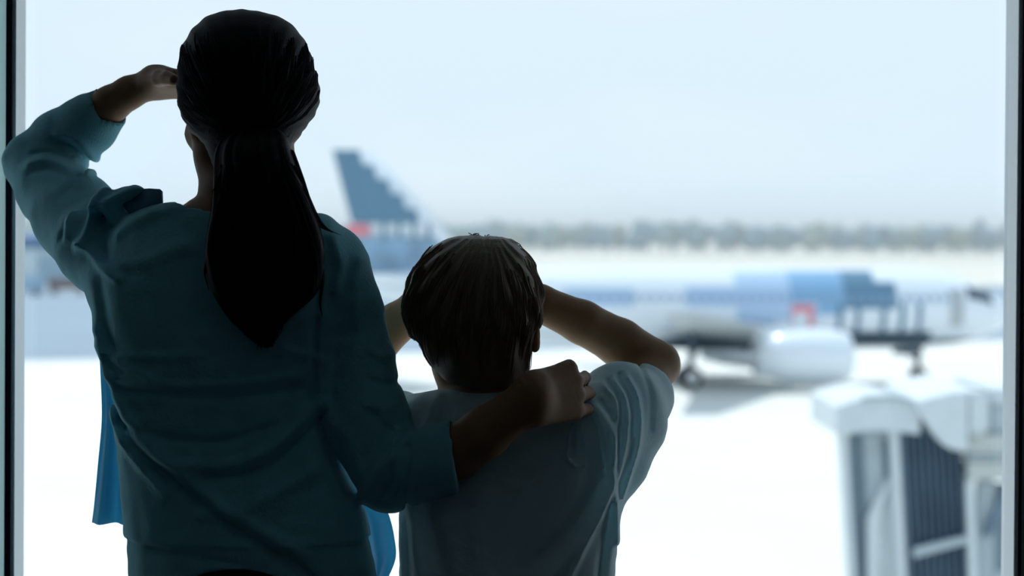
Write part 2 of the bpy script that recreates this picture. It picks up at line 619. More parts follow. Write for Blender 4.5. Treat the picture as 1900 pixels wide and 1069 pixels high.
def hand_prims(wrist, f, n, thumb, s=1.0, curl=(25, 35, 25), spread=0.10, first=None, thumb_dir=None, fcurl=None):
    """wrist point, f finger direction, n back-of-hand normal, thumb side direction. returns capsules (a,b,ra,rb)"""
    f = unit(f); n = unit(n - np.dot(n, f) * f); t = unit(thumb - np.dot(thumb, f) * f - np.dot(thumb, n) * n)
    out_ = []
    offs = [0.030, 0.010, -0.011, -0.031]
    plen = [0.086, 0.090, 0.085, 0.076]
    seg = [(0.040, 0.024, 0.020), (0.044, 0.028, 0.021), (0.041, 0.026, 0.021), (0.032, 0.019, 0.018)]
    rad = [0.0096, 0.0098, 0.0095, 0.0085]
    for i in range(4):
        k = wrist + s * (f * plen[i] + t * offs[i])
        a0 = wrist + s * (f * 0.006 + t * offs[i] * 0.6)
        out_.append(('palm', a0, k - f * 0.004, 0.016 * s, 0.0112 * s))
        d = unit(f + t * spread * (1.5 - i) * 0.6)
        ang = 0
        p = k
        cc = fcurl[i] if fcurl else curl
        for j in range(3):
            ang += math.radians(cc[j])
            dd = unit(d * math.cos(ang) - n * math.sin(ang))
            q = p + dd * seg[i][j] * s
            r0 = rad[i] * (1 - 0.08 * j) * s
            out_.append(('finger', p, q, r0, r0 * 0.9))
            p = q
    td = unit(thumb_dir if thumb_dir is not None else (t * 0.75 + f * 0.65 - n * 0.25))
    b0 = wrist + s * (f * 0.018 + t * 0.022)
    b1 = b0 + td * 0.036 * s
    td2 = unit(td * 0.9 + f * 0.35)
    b2 = b1 + td2 * 0.032 * s
    td3 = unit(td2 + f * 0.2 - n * 0.1)
    b3 = b2 + td3 * 0.024 * s
    out_ += [('palm', b0, b1, 0.016 * s, 0.012 * s), ('finger', b1, b2, 0.0112 * s, 0.0100 * s), ('finger', b2, b3, 0.0100 * s, 0.0085 * s)]
    return out_


def eval_prims(P, prims):
    palm = None; d = None
    for kind, a, b, ra, rb in prims:
        if kind == 'palm':
            c = capsule(P, a, b, ra, rb)
            palm = c if palm is None else smin(palm, c, 0.014)
    d = palm
    for kind, a, b, ra, rb in prims:
        if kind == 'finger':
            d = smin(d, capsule(P, a, b, ra, rb), 0.004)
    return d


def head_prims(P, C, yaw, s, ex=0.080):
    """skull, face, nose, lips, brow, ears, one blended field. yaw turns the face to the left of +Y"""
    f = np.array((-math.sin(yaw), math.cos(yaw), 0.0)); r = np.array((math.cos(yaw), math.sin(yaw), 0.0)); u = np.array((0, 0, 1.0))
    R = np.stack([r, f, u], 1)
    L = lambda x, y, z: C + s * (r * x + f * y + u * z)
    d = ellipsoid(P, L(0, -0.008, 0.018), np.array((0.073, 0.092, 0.088)) * s, R)
    d = smin(d, ellipsoid(P, L(0, 0.030, -0.035), np.array((0.060, 0.062, 0.078)) * s, R), 0.03 * s)
    d = smin(d, ellipsoid(P, L(0, 0.068, -0.098), np.array((0.026, 0.024, 0.020)) * s, R), 0.035 * s)   # chin
    d = smin(d, capsule(P, L(-0.05, 0.0, -0.07), L(-0.015, 0.065, -0.1), 0.016 * s, 0.014 * s), 0.03 * s)
    d = smin(d, capsule(P, L(0.05, 0.0, -0.07), L(0.015, 0.065, -0.1), 0.016 * s, 0.014 * s), 0.03 * s)
    for sg in (-1, 1):                                                                               # sockets, cheeks, ears
        d = smax(d, -ellipsoid(P, L(sg * 0.031, 0.098, -0.012), np.array((0.017, 0.015, 0.011)) * s, R), 0.012 * s)
        d = smin(d, ellipsoid(P, L(sg * 0.038, 0.066, -0.045), np.array((0.02, 0.02, 0.018)) * s, R), 0.02 * s)
        ear = ellipsoid(P, L(sg * ex, -0.004, -0.020), np.array((0.010, 0.019, 0.032)) * s, R)
        ear = smax(ear, -ellipsoid(P, L(sg * (ex + 0.008), 0.004, -0.016), np.array((0.008, 0.012, 0.020)) * s, R), 0.004)
        ear = smin(ear, ellipsoid(P, L(sg * (ex - 0.003), 0.004, -0.046), np.array((0.007, 0.008, 0.010)) * s, R), 0.006)
        d = smin(d, ear, 0.006 * s)
    d = smin(d, capsule(P, L(0, 0.088, -0.008), L(0, 0.110, -0.042), 0.007 * s, 0.010 * s), 0.010 * s)     # nose
    d = smin(d, capsule(P, L(-0.010, 0.100, -0.046), L(0.010, 0.100, -0.046), 0.007 * s, 0.007 * s), 0.006 * s)
    d = smin(d, capsule(P, L(-0.017, 0.086, -0.068), L(0.017, 0.086, -0.068), 0.0055 * s, 0.0055 * s), 0.005 * s)
    d = smin(d, capsule(P, L(-0.013, 0.085, -0.078), L(0.013, 0.085, -0.078), 0.0065 * s, 0.0065 * s), 0.005 * s)
    return d


def eyes(C, yaw, s, parent):
    f = Vector((-math.sin(yaw), math.cos(yaw), 0.0)); r = Vector((math.cos(yaw), math.sin(yaw), 0.0))
    for sg in (-1, 1):
        bm = bmesh.new()
        c = Vector(C) + s * (r * sg * 0.031 + f * 0.0775 + Vector((0, 0, -0.012)))
        bmesh.ops.create_uvsphere(bm, u_segments=16, v_segments=10, radius=0.0115 * s, matrix=Matrix.Translation(c))
        o = bm_obj('eye', bm, M['eye'], None, True); keep(o, parent)
        bm = bmesh.new()
        bmesh.ops.create_uvsphere(bm, u_segments=12, v_segments=8, radius=0.0055 * s, matrix=Matrix.Translation(c + f * 0.0072 * s))
        i = bm_obj('iris', bm, M['iris'], None, True); i.parent = o


# ------------------------------------------------------------------ the terminal room
def structure(o):
    o['kind'] = 'structure'
    return o


def box_obj(name, x0, x1, y0, y1, z0, z1, m, parent=None, bev=0.0):
    bm = bmesh.new()
    add_box(bm, ((x0 + x1) / 2, (y0 + y1) / 2, (z0 + z1) / 2), (x1 - x0, y1 - y0, z1 - z0), bev=bev)
    return bm_obj(name, bm, m, parent)


YF = 2.945                # room-side face of the glazing frame
XL, XR = -0.739, 0.7505   # the middle window's opening
RX = 3.6
structure(box_obj('floor', -RX, RX, -6.0, 3.1, -0.2, 0.0, M['floor']))
structure(box_obj('ceiling', -RX - 0.2, RX + 0.2, -6.2, 6.0, 3.3, 3.5, M['ceiling']))  # runs on past the glazing as an added, unseen overhang against the sun
structure(box_obj('wall_left', -RX - 0.2, -RX, -6.0, 3.1, -0.2, 3.3, M['wall']))
structure(box_obj('wall_right', RX, RX + 0.2, -6.0, 3.1, -0.2, 3.3, M['wall']))
structure(box_obj('wall_back', -RX - 0.2, RX + 0.2, -6.2, -6.0, -0.2, 3.3, M['wall']))
structure(box_obj('wall_front', -RX - 0.2, RX + 0.2, 2.98, 3.10, APRON_Z, -0.2, M['wall']))
structure(box_obj('baseboard_left', -RX, -RX + 0.02, -6.0, 2.9, 0.0, 0.1, M['alu']))
structure(box_obj('baseboard_right', RX - 0.02, RX, -6.0, 2.9, 0.0, 0.1, M['alu']))

for lx, ly in ((-1.6, -0.6), (1.6, -0.6), (-1.6, -3.6), (1.6, -3.6)):      # glowing panels added out of view to lift the room's fill light
    cl_ = empty('fill_panel', (lx, ly, 3.3), 'square fill light panel added unseen behind the camera, %s %s' % ('left' if lx < 0 else 'right', 'near the window' if ly > -1 else 'deeper in the room'), 'fill light', 'added fill light panels')
    fr_ = box_obj('fill_panel_frame', -0.32, 0.32, -0.32, 0.32, -0.03, -0.001, M['alu'], cl_)
    lm = bpy.data.materials.new('fill_panel_glow')
    lm.use_nodes = True
    lb = lm.node_tree.nodes['Principled BSDF']
    lb.inputs['Emission Color'].default_value = (0.75, 0.93, 1.0, 1)
    lb.inputs['Emission Strength'].default_value = 1.1
    box_obj('fill_panel_diffuser', -0.29, 0.29, -0.29, 0.29, -0.036, -0.028, lm, cl_)

wins = [(-2.30, XL - 0.062), (XL, XR), (XR + 0.09, 2.35)]
for i, (x0, x1) in enumerate(wins):
    zb, zt = 0.12, 3.1
    bm = bmesh.new()
    add_box(bm, ((x0 + x1) / 2, 3.0, zb / 2), (x1 - x0, 0.11, zb))
    add_box(bm, ((x0 + x1) / 2, 3.0, (zt + 3.3) / 2), (x1 - x0, 0.11, 3.3 - zt))
    wn = structure(bm_obj('window_%d' % (i + 1), bm, M['alu']))
    gy = 3.004
    pane = box_obj('pane', x0 + 0.001, x1 - 0.001, gy, gy + 0.012, zb, zt, M['glass'], wn)
    bead = bmesh.new()
    for sx, xx in ((1, x0), (-1, x1)):
        add_box(bead, (xx + sx * 0.002, (YF + gy) / 2, (zb + zt) / 2), (0.004, gy - YF - 0.002, zt - zb))
    bm_obj('glazing_bead', bead, M['bead'], wn)
    gk = bmesh.new()
    for sx, xx in ((-1, x0), (1, x1)):
        wd = 0.0095 if i == 1 and sx == -1 else 0.0055
        add_box(gk, (xx + sx * wd / 2, YF - 0.001, (zb + zt) / 2), (wd, 0.008, zt - zb))
    bm_obj('gasket', gk, M['gasket'], wn)
structure(box_obj('trim_1', XL - 0.0525, XL - 0.0095, YF - 0.001, 3.06, 0.0, 3.3, M['fin']))       # frosted glass fin between windows 1 and 2
structure(box_obj('trim_2', XR + 0.0055, XR + 0.0845, YF + 0.0, 3.06, 0.0, 3.3, M['alu']))
structure(box_obj('wall_facade_left', -RX, -2.30, 2.95, 3.06, 0.0, 3.3, M['wall']))
structure(box_obj('wall_facade_right', 2.35, RX, 2.95, 3.06, 0.0, 3.3, M['wall']))

# ------------------------------------------------------------------ the airfield
def poly_obj(name, pts, z, m):
    return structure(mesh_obj(name, [(p[0], p[1], z) for p in pts], [tuple(range(len(pts)))], m))


structure(mesh_obj('ground_field', [(-1500, 200, APRON_Z - 0.06), (1500, 200, APRON_Z - 0.06), (1500, 2500, APRON_Z - 0.06), (-1500, 2500, APRON_Z - 0.06)], [(0, 1, 2, 3)], M['field']))
structure(mesh_obj('apron', [(-600, 3.1, APRON_Z), (600, 3.1, APRON_Z), (600, 210, APRON_Z), (-600, 210, APRON_Z)], [(0, 1, 2, 3)], M['concrete']))
a0, a1, a2, a3 = G(35, 670), G(1860, 632), G(1860, 530), G(35, 541)
a0, a1 = a0 + (a0 - a1) * 9, a1 + (a1 - a0) * 9
a3, a2 = a3 + (a3 - a2) * 5, a2 + (a2 - a3) * 5
structure(mesh_obj('taxiway', [(a0[0], a0[1], APRON_Z + 0.02), (a1[0], a1[1], APRON_Z + 0.02), (a2[0], a2[1], APRON_Z + 0.02), (a3[0], a3[1], APRON_Z + 0.02)], [(0, 1, 2, 3)], M['asphalt']))

# tree line beyond the airfield: a few kinds copied
def tree_mesh(seed, h, m):
    r = random.Random(seed)
    root = bpy.data.objects.new('tree', None)
    COL.objects.link(root)
    bm = bmesh.new()
    for i in range(9):
        a = r.uniform(0, 6.28); q = r.uniform(0, 0.30) * h
        c = Vector((math.cos(a) * q, math.sin(a) * q, h * r.uniform(0.32, 0.80)))
        rr = h * r.uniform(0.16, 0.26)
        k = bmesh.ops.create_icosphere(bm, subdivisions=2, radius=rr, matrix=Matrix.Translation(c))
        for v in k['verts']:
            v.co += (v.co - c).normalized() * r.uniform(-0.18, 0.18) * rr
    f = bm_obj('foliage', bm, m, root)
    bm = bmesh.new()
    add_cyl(bm, (0, 0, 0), (0.1, 0.05, h * 0.55), h * 0.035, h * 0.02, 8)
    bm_obj('trunk', bm, M['bark'], root)
    root['category'] = 'tree'
    return root


def copy_tree_of(o):
    c = o.copy(); COL.objects.link(c)
    for ch in list(o.children):
        k = ch.copy(); COL.objects.link(k); k.parent = c
        for g in ch.children:
            d = g.copy(); COL.objects.link(d); d.parent = k
    return c


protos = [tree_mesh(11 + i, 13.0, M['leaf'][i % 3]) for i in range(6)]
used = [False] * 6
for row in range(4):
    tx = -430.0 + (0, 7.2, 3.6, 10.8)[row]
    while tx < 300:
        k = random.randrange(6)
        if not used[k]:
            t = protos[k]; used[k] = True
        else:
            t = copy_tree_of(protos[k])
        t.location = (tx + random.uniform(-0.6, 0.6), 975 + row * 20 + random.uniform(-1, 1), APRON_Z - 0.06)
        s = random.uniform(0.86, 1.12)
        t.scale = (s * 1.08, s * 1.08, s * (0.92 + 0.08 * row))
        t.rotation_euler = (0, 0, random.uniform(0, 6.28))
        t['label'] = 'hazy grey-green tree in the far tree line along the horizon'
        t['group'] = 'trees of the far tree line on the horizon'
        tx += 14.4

# haze over the far side of the airfield
hm = bpy.data.materials.new('summer_haze')
hm.use_nodes = True
hn = hm.node_tree
hn.nodes.clear()
ho_ = hn.nodes.new('ShaderNodeOutputMaterial')
hv = hn.nodes.new('ShaderNodeVolumeScatter')
hv.inputs['Color'].default_value = (0.93, 0.97, 1.0, 1)
hv.inputs['Density'].default_value = 0.00085
hn.links.new(hv.outputs[0], ho_.inputs['Volume'])
structure(box_obj('haze', -700, 700, 320, 1500, APRON_Z - 0.05, APRON_Z + 19, hm))

# hangar far left, seen under the raised arm
hg = empty('hangar', (-72, 290, APRON_Z), 'low pale hangar with dark blue roof, far off below the raised elbow', 'building')
def local_box(name, parent, x0, x1, y0, y1, z0, z1, m, bev=0.0):
    o = box_obj(name, x0, x1, y0, y1, z0, z1, m, None, bev)
    o.parent = parent
    return o
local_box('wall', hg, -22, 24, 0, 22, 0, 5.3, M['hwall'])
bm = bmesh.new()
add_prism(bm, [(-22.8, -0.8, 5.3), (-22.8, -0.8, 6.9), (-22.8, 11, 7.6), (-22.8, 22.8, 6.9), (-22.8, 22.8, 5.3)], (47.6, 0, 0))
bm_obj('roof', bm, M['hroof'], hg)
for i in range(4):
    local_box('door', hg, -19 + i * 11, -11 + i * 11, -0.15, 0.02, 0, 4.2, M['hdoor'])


def wheel(parent, x, y, z, r, wd, axis=(0, 1, 0)):
    bm = bmesh.new()
    a = Vector(axis) * wd / 2
    add_cyl(bm, Vector((x, y, z)) - a, Vector((x, y, z)) + a, r, seg=24)
    es = [e_ for e_ in bm.edges if e_.calc_face_angle(0) > 1.0]
    bmesh.ops.bevel(bm, geom=es, offset=min(r, wd) * 0.2, segments=2, affect='EDGES')
    o = bm_obj('wheel', bm, M['tyre'], parent, False)
    bm = bmesh.new()
    add_cyl(bm, Vector((x, y, z)) - a * 1.06, Vector((x, y, z)) + a * 1.06, r * 0.5, seg=16)
    h = bm_obj('hub', bm, M['metal'], o)
    return o


def van(loc, m, label, rz=0.0, box=True):
    r = empty('service_van', loc, label, 'van', rz=rz)
    bm = bmesh.new()
    add_prism(bm, [(-2.6, -1, 0.45), (2.6, -1, 0.45), (2.6, -1, 1.2), (1.7, -1, 1.4), (1.2, -1, 2.3), (-2.6, -1, 2.35)], (0, 2, 0))
    bm_obj('body', bm, m, r)
    local_box('window', r, 0.2, 1.1, -1.02, 1.02, 1.45, 2.1, M['aglass'])
    bm = bmesh.new()
    add_prism(bm, [(1.24, -0.9, 2.25), (1.72, -0.9, 1.45), (1.75, -0.9, 1.47), (1.27, -0.9, 2.27)], (0, 1.8, 0))
    bm_obj('windscreen', bm, M['aglass'], r)
    for x in (-1.6, 1.7):
        for y in (-0.95, 0.95):
            wheel(r, x, y, 0.4, 0.4, 0.25)
    return r


g = G(90, 512); van((g[0], 232, APRON_Z), M['hdoor'], 'small blue-grey service van parked in front of the far hangar', 0.2)
g = G(118, 548)
ct = empty('baggage_cart', (g[0] - 0.3, 243, APRON_Z), 'brown loaded baggage cart standing far off under the raised arm', 'cart')
local_box('deck', ct, -2.4, 2.4, -0.9, 0.9, 0.5, 0.7, M['metal'])
local_box('load', ct, -2.2, 2.2, -0.85, 0.85, 0.7, 1.9, M['vbrown'], 0.15)
for x in (-1.7, 1.7):
    for y in (-0.8, 0.8):
        wheel(ct, x, y, 0.28, 0.28, 0.2)
g = G(60, 548); van((g[0] - 1, 238, APRON_Z), M['vwhite'], 'pale blue service van at far left beside the window frame', 3.2)

# ------------------------------------------------------------------ the airliner
def build_airliner():
    nose = np.array((26.2, 104.5)); tail = np.array((-9.2, 100.0))
    ax = unit(nose - tail)
    rz = math.atan2(ax[1], ax[0])
    Lf = np.linalg.norm(nose - tail)
    root = empty('airliner', (nose[0], nose[1], APRON_Z), 'white airliner with stepped slate-blue tail parked side-on beyond the apron', 'airplane', rz=rz)
    # local: x back from nose is negative
    st = [(0, 0.06, 3.45), (0.25, 0.45, 3.47), (0.7, 0.80, 3.52), (1.4, 1.16, 3.62), (2.2, 1.50, 3.74), (3.2, 1.85, 3.82), (4.5, 2.06, 3.86), (6, 2.13, 3.86),
          (22, 2.13, 3.86), (25, 1.95, 4.0), (28, 1.5, 4.33), (31, 1.0, 4.75), (33.5, 0.58, 5.05), (Lf, 0.22, 5.25)]
    xs = [a[0] for a in st]
    def rad(x): return np.interp(x, xs, [a[1] for a in st])
    def cz(x): return np.interp(x, xs, [a[2] for a in st])
    def surf(x, th, off=0.0):
        r = rad(x) + off
        return (-x, -r * math.cos(th), cz(x) + r * math.sin(th))
    rings = []
    N = 40
    samples = sorted(set([0, .12, .25, .45, .7, 1, 1.4, 1.8, 2.2, 2.7, 3.2, 3.8, 4.5, 5.2, 6] + list(np.arange(7, Lf, 1.0)) + [Lf]))
    for x in samples:
        rings.append([surf(x, 2 * math.pi * j / N) for j in range(N)])
    v, f = loft_mesh(rings)
    fus = mesh_obj('fuselage', v, f, M['awhite'], root, True)
    def patch(name, x0, x1, z0, z1, m, off=0.012, top_over=False, parent=None, kids=fus):
        """a skin panel painted on the starboard side between two heights"""
        n1, n2 = max(2, int((x1 - x0) * 2)), 10
        vs, fs = [], []
        for i in range(n1 + 1):
            x = x0 + (x1 - x0) * i / n1
            r, c = rad(x), cz(x)
            t0 = math.asin(max(-1, min(1, (z0 - c) / r)))
            t1 = math.asin(max(-1, min(1, (z1 - c) / r))) if not top_over else math.pi - math.asin(max(-1, min(1, (z1 - c) / r)))
            for j in range(n2 + 1):
                vs.append(surf(x, t0 + (t1 - t0) * j / n2, off))
        for i in range(n1):
            for j in range(n2):
                a = i * (n2 + 1) + j
                fs.append((a, a + 1, a + n2 + 2, a + n2 + 1))
        return vs, fs
    def patches(name, lst, m, off=0.012, stuff=False):
        if not stuff and len(lst) > 1:
            for p in lst: patches(name, [p], m, off)
            return
        V, Fc = [], []
        for p in lst:
            v, f = patch(None, *p[:4], None, off, *p[4:])
            k = len(V); V += v; Fc += [tuple(q + k for q in t) for t in f]
        o = mesh_obj(name, V, Fc, m, fus, True)
        if stuff: o['kind'] = 'stuff'
        return o
    # stepped blue livery, from pale (aft) to dark (forward)
    patches('livery_panel', [(15.2, 17.8, 4.0, 5.0), (20.5, 24, 4.0, 4.9)], M['alight'], 0.010)
    patches('livery_panel', [(13.2, 15.2, 3.1, 5.75, ), (11.0, 13.2, 3.3, 5.78)], M['alight'], 0.012)
    patches('livery_panel', [(9.6, 11.0, 3.6, 5.8), (11.0, 12.4, 4.2, 5.8)], M['amid'], 0.014)
    patches('livery_panel', [(7.9, 9.6, 3.9, 5.82), (6.85, 7.9, 3.9, 5.25)], M['ablue'], 0.016)
    patches('livery_panel', [(x, x + 0.30, 2.7, 4.2) for x in (5.5, 6.4, 7.4, 8.75, 9.7)] , M['ablue'], 0.018)
    patches('livery_panel', [(11.2, 12.4, 2.9, 4.1)], M['ared'], 0.018)
    patches('livery_panel', [(11.5, 12.3, 2.7, 3.7)], M['awhite'], 0.022)
    patches('belly_shade', [(4.9, 10.5, 1.96, 2.75), (2.2, 4.9, 2.1, 2.35)], M['adark'], 0.018)  # shade under the fuselage, put in as dark panels
    patches('cabin_windows', [(x, x + 0.24, 4.25, 4.6) for x in np.arange(4.2, 28, 0.52)], M['awin'], 0.020, True)
    patches('door', [(3.2, 4.0, 3.0, 4.9), (29.0, 29.7, 3.9, 5.4)], M['agrey'], 0.015)
    # cockpit glass
    V, Fc = [], []
    for (x0, x1, t0, t1) in [(1.35, 2.05, 0.40, 0.98), (2.10, 2.9, 0.38, 0.86), (1.2, 1.9, 1.02, 1.5), (1.2, 1.9, math.pi - 1.5, math.pi - 1.02), (1.35, 1.95, math.pi - .95, math.pi - .5)]:
        k = len(V)
        for a in range(5):
            for b in range(5):
                V.append(surf(x0 + (x1 - x0) * a / 4, t0 + (t1 - t0) * b / 4, 0.02))
        for a in range(4):
            for b in range(4):
                q = k + a * 5 + b
                Fc.append((q, q + 1, q + 6, q + 5))
    mesh_obj('cockpit_window', V, Fc, M['aglass'], fus, True)

    def airfoil(le, te, th, axis):
        """ring of a foil between leading and trailing edge"""
        le, te = np.array(le, float), np.array(te, float)
        prof = [(0, 0), (0.05, 0.5), (0.2, 0.95), (0.4, 1.0), (0.7, 0.6), (1, 0.05), (1, -0.05), (0.7, -0.6), (0.4, -1.0), (0.2, -0.95), (0.05, -0.5)]
        return [le + (te - le) * a + np.array(axis) * th * b for a, b in prof]
    for sg in (-1, 1):
        v, f = loft_mesh([airfoil((-11.3, sg * 0.5, 2.5), (-19.0, sg * 0.5, 2.6), 0.42, (0, 0, 1)),
                          airfoil((-13.0, sg * 2.9, 2.75), (-18.9, sg * 2.9, 2.85), 0.36, (0, 0, 1)),
                          airfoil((-15.3, sg * 7.0, 3.2), (-19.2, sg * 7.0, 3.25), 0.22, (0, 0, 1)),
                          airfoil((-20.4, sg * 16.6, 4.2), (-22.0, sg * 16.6, 4.2), 0.09, (0, 0, 1))])
        mesh_obj('wing', v, f, M['agrey'], root, True)
        v, f = loft_mesh([airfoil((-30.0, sg * 0.4, 5.0), (-33.6, sg * 0.4, 5.0), 0.17, (0, 0, 1)),
                          airfoil((-33.1, sg * 6.0, 5.6), (-34.6, sg * 6.0, 5.6), 0.06, (0, 0, 1))])
        mesh_obj('tailplane', v, f, M['awhite'], root, True)
        # engine
        prof = [(-10.7, 0.95), (-10.5, 1.08), (-10.65, 1.2), (-11.3, 1.33), (-12.6, 1.36), (-14.0, 1.2), (-15.2, 0.9), (-15.2, 0.84), (-14.0, 0.75), (-11.1, 0.9)]
        rr = [[(x, sg * 5.75 + r * math.cos(2 * math.pi * j / 32), 1.72 + r * math.sin(2 * math.pi * j / 32)) for j in range(32)] for x, r in prof]
        v, f = loft_mesh(rr + [rr[0]], cap=False)
        en = mesh_obj('engine', v, f, M['awhite'], root, True)
        bm = bmesh.new()
        add_cyl(bm, (-14.2, sg * 5.75, 1.72), (-16.2, sg * 5.75, 1.72), 0.62, 0.2, 24)
        bm_obj('exhaust_cone', bm, M['metal'], en)
        bm = bmesh.new()
        for j in range(22):
            a = 2 * math.pi * j / 22
            add_box(bm, (-11.2, sg * 5.75 + 0.52 * math.cos(a), 1.72 + 0.52 * math.sin(a)), (0.04, 0.10, 0.66), Matrix.Rotation(-a + math.pi / 2, 3, 'X') if True else None)
        add_cyl(bm, (-10.9, sg * 5.75, 1.72), (-11.3, sg * 5.75, 1.72), 0.1, 0.26, 16)
        fb = bm_obj('fan', bm, M['adark'], en); fb['kind'] = 'stuff'
        bm = bmesh.new()
        add_prism(bm, [(-10.9, sg * 5.75 - 0.12, 2.9), (-11.5, sg * 5.75 - 0.12, 2.1), (-15.2, sg * 5.75 - 0.12, 2.6), (-15.2, sg * 5.75 - 0.12, 3.1), (-13, sg * 5.75 - 0.12, 3.25)], (0, 0.24, 0))
        bm_obj('pylon', bm, M['awhite'], en)
    # fin
    fr = lambda z, x0, x1, th: airfoil((-x0, 0, z), (-x1, 0, z), th, (0, 1, 0))
    zt, zb_ = 11.76, 5.3
    xle_t, xte_t, xle_b, xte_b = Lf - 2.3, Lf - 0.15, Lf - 8.1, Lf - 1.9
    v, f = loft_mesh([fr(zb_, xle_b, xte_b, 0.28), fr(zt, xle_t, xte_t, 0.12)])
    fin = mesh_obj('tail_fin', v, f, M['awhite'], root, True)
    # stepped blue paint as thin skins on both faces
    steps = 5
    for side in (-1, 1):
        bm = bmesh.new()
        ztop, zbot = 11.76, 8.1
        for i in range(steps):
            z1 = ztop - (ztop - zbot) * i / steps
            z0 = ztop - (ztop - zbot) * (i + 1) / steps
            t1 = (z1 - zb_) / (zt - zb_); t0 = (z0 - zb_) / (zt - zb_)
            te1 = xte_b + (xte_t - xte_b) * t1; te0 = xte_b + (xte_t - xte_b) * t0
            fw = Lf - 1.45 - 0.72 * i          # forward edge of this step
            fw0 = Lf - 1.45 - 0.72 * i - 0.22
            yy = side * 0.31
            add_prism(bm, [(-fw, yy - 0.01, z1), (-te1, yy - 0.01, z1), (-te0, yy - 0.01, z0), (-fw0, yy - 0.01, z0)], (0, 0.02, 0))
        bm_obj('fin_blue_paint', bm, M['ablue'], fin)
        bm = bmesh.new()
        yy = side * 0.31
        add_prism(bm, [(-(Lf - 5.8), yy - .01, 6.7), (-(Lf - 5.3), yy - .01, 7.4), (-(Lf - 1.2), yy - .01, 7.4), (-(Lf - 1.4), yy - .01, 5.4), (-(Lf - 6.0), yy - .01, 5.4)], (0, 0.02, 0))
        bm_obj('fin_base_paint', bm, M['afinbase'], fin)
        bm = bmesh.new()
        add_box(bm, (-(Lf - 1.45), side * 0.31, 7.75), (1.1, 0.02, 0.6))
        bm_obj('fin_red_mark', bm, M['ared'], fin)
        bm = bmesh.new()
        for i in range(4):
            add_box(bm, (-(Lf - 2.75 - 0.75 * i), side * 0.31, 7.72), (0.2, 0.02, 0.75))
            bm_obj('fin_bar', bm, M['ablue'], fin)
            bm = bmesh.new()
        bm.free()
    # fin faces as flat as the paint skins: thicken
    # gear
    bm = bmesh.new()
    add_cyl(bm, (-5.0, 0, 0.4), (-5.0, 0, 2.4), 0.14, seg=12)
    add_cyl(bm, (-5.0, 0, 1.0), (-6.3, 0, 2.2), 0.07, seg=10)
    add_box(bm, (-5.6, 0.45, 1.75), (1.3, 0.05, 0.6)); add_box(bm, (-5.6, -0.45, 1.75), (1.3, 0.05, 0.6))
    ng = bm_obj('nose_gear', bm, M['adark'], root)
    for y in (-0.26, 0.26): wheel(ng, -5.0, y, 0.4, 0.4, 0.24)
    for sg in (-1, 1):
        bm = bmesh.new()
        add_cyl(bm, (-18.0, sg * 3.8, 0.55), (-17.8, sg * 3.6, 2.9), 0.17, seg=12)
        add_cyl(bm, (-18.0, sg * 3.8, 1.2), (-16.9, sg * 1.8, 2.3), 0.09, seg=10)
        add_cyl(bm, (-18.0, sg * 3.3, 0.57), (-18.0, sg * 4.3, 0.57), 0.1, seg=10)
        mg = bm_obj('main_gear', bm, M['adark'], root)
        for y in (-0.45, 0.45): wheel(mg, -18.0, sg * 3.8 + y, 0.57, 0.57, 0.4)
    # belly fairing between the wings
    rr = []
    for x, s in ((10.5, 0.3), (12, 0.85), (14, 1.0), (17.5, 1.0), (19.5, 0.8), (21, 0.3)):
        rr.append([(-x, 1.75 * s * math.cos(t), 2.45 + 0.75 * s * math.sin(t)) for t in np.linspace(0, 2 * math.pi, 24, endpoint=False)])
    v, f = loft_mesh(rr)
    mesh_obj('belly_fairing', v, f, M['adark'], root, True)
build_airliner()

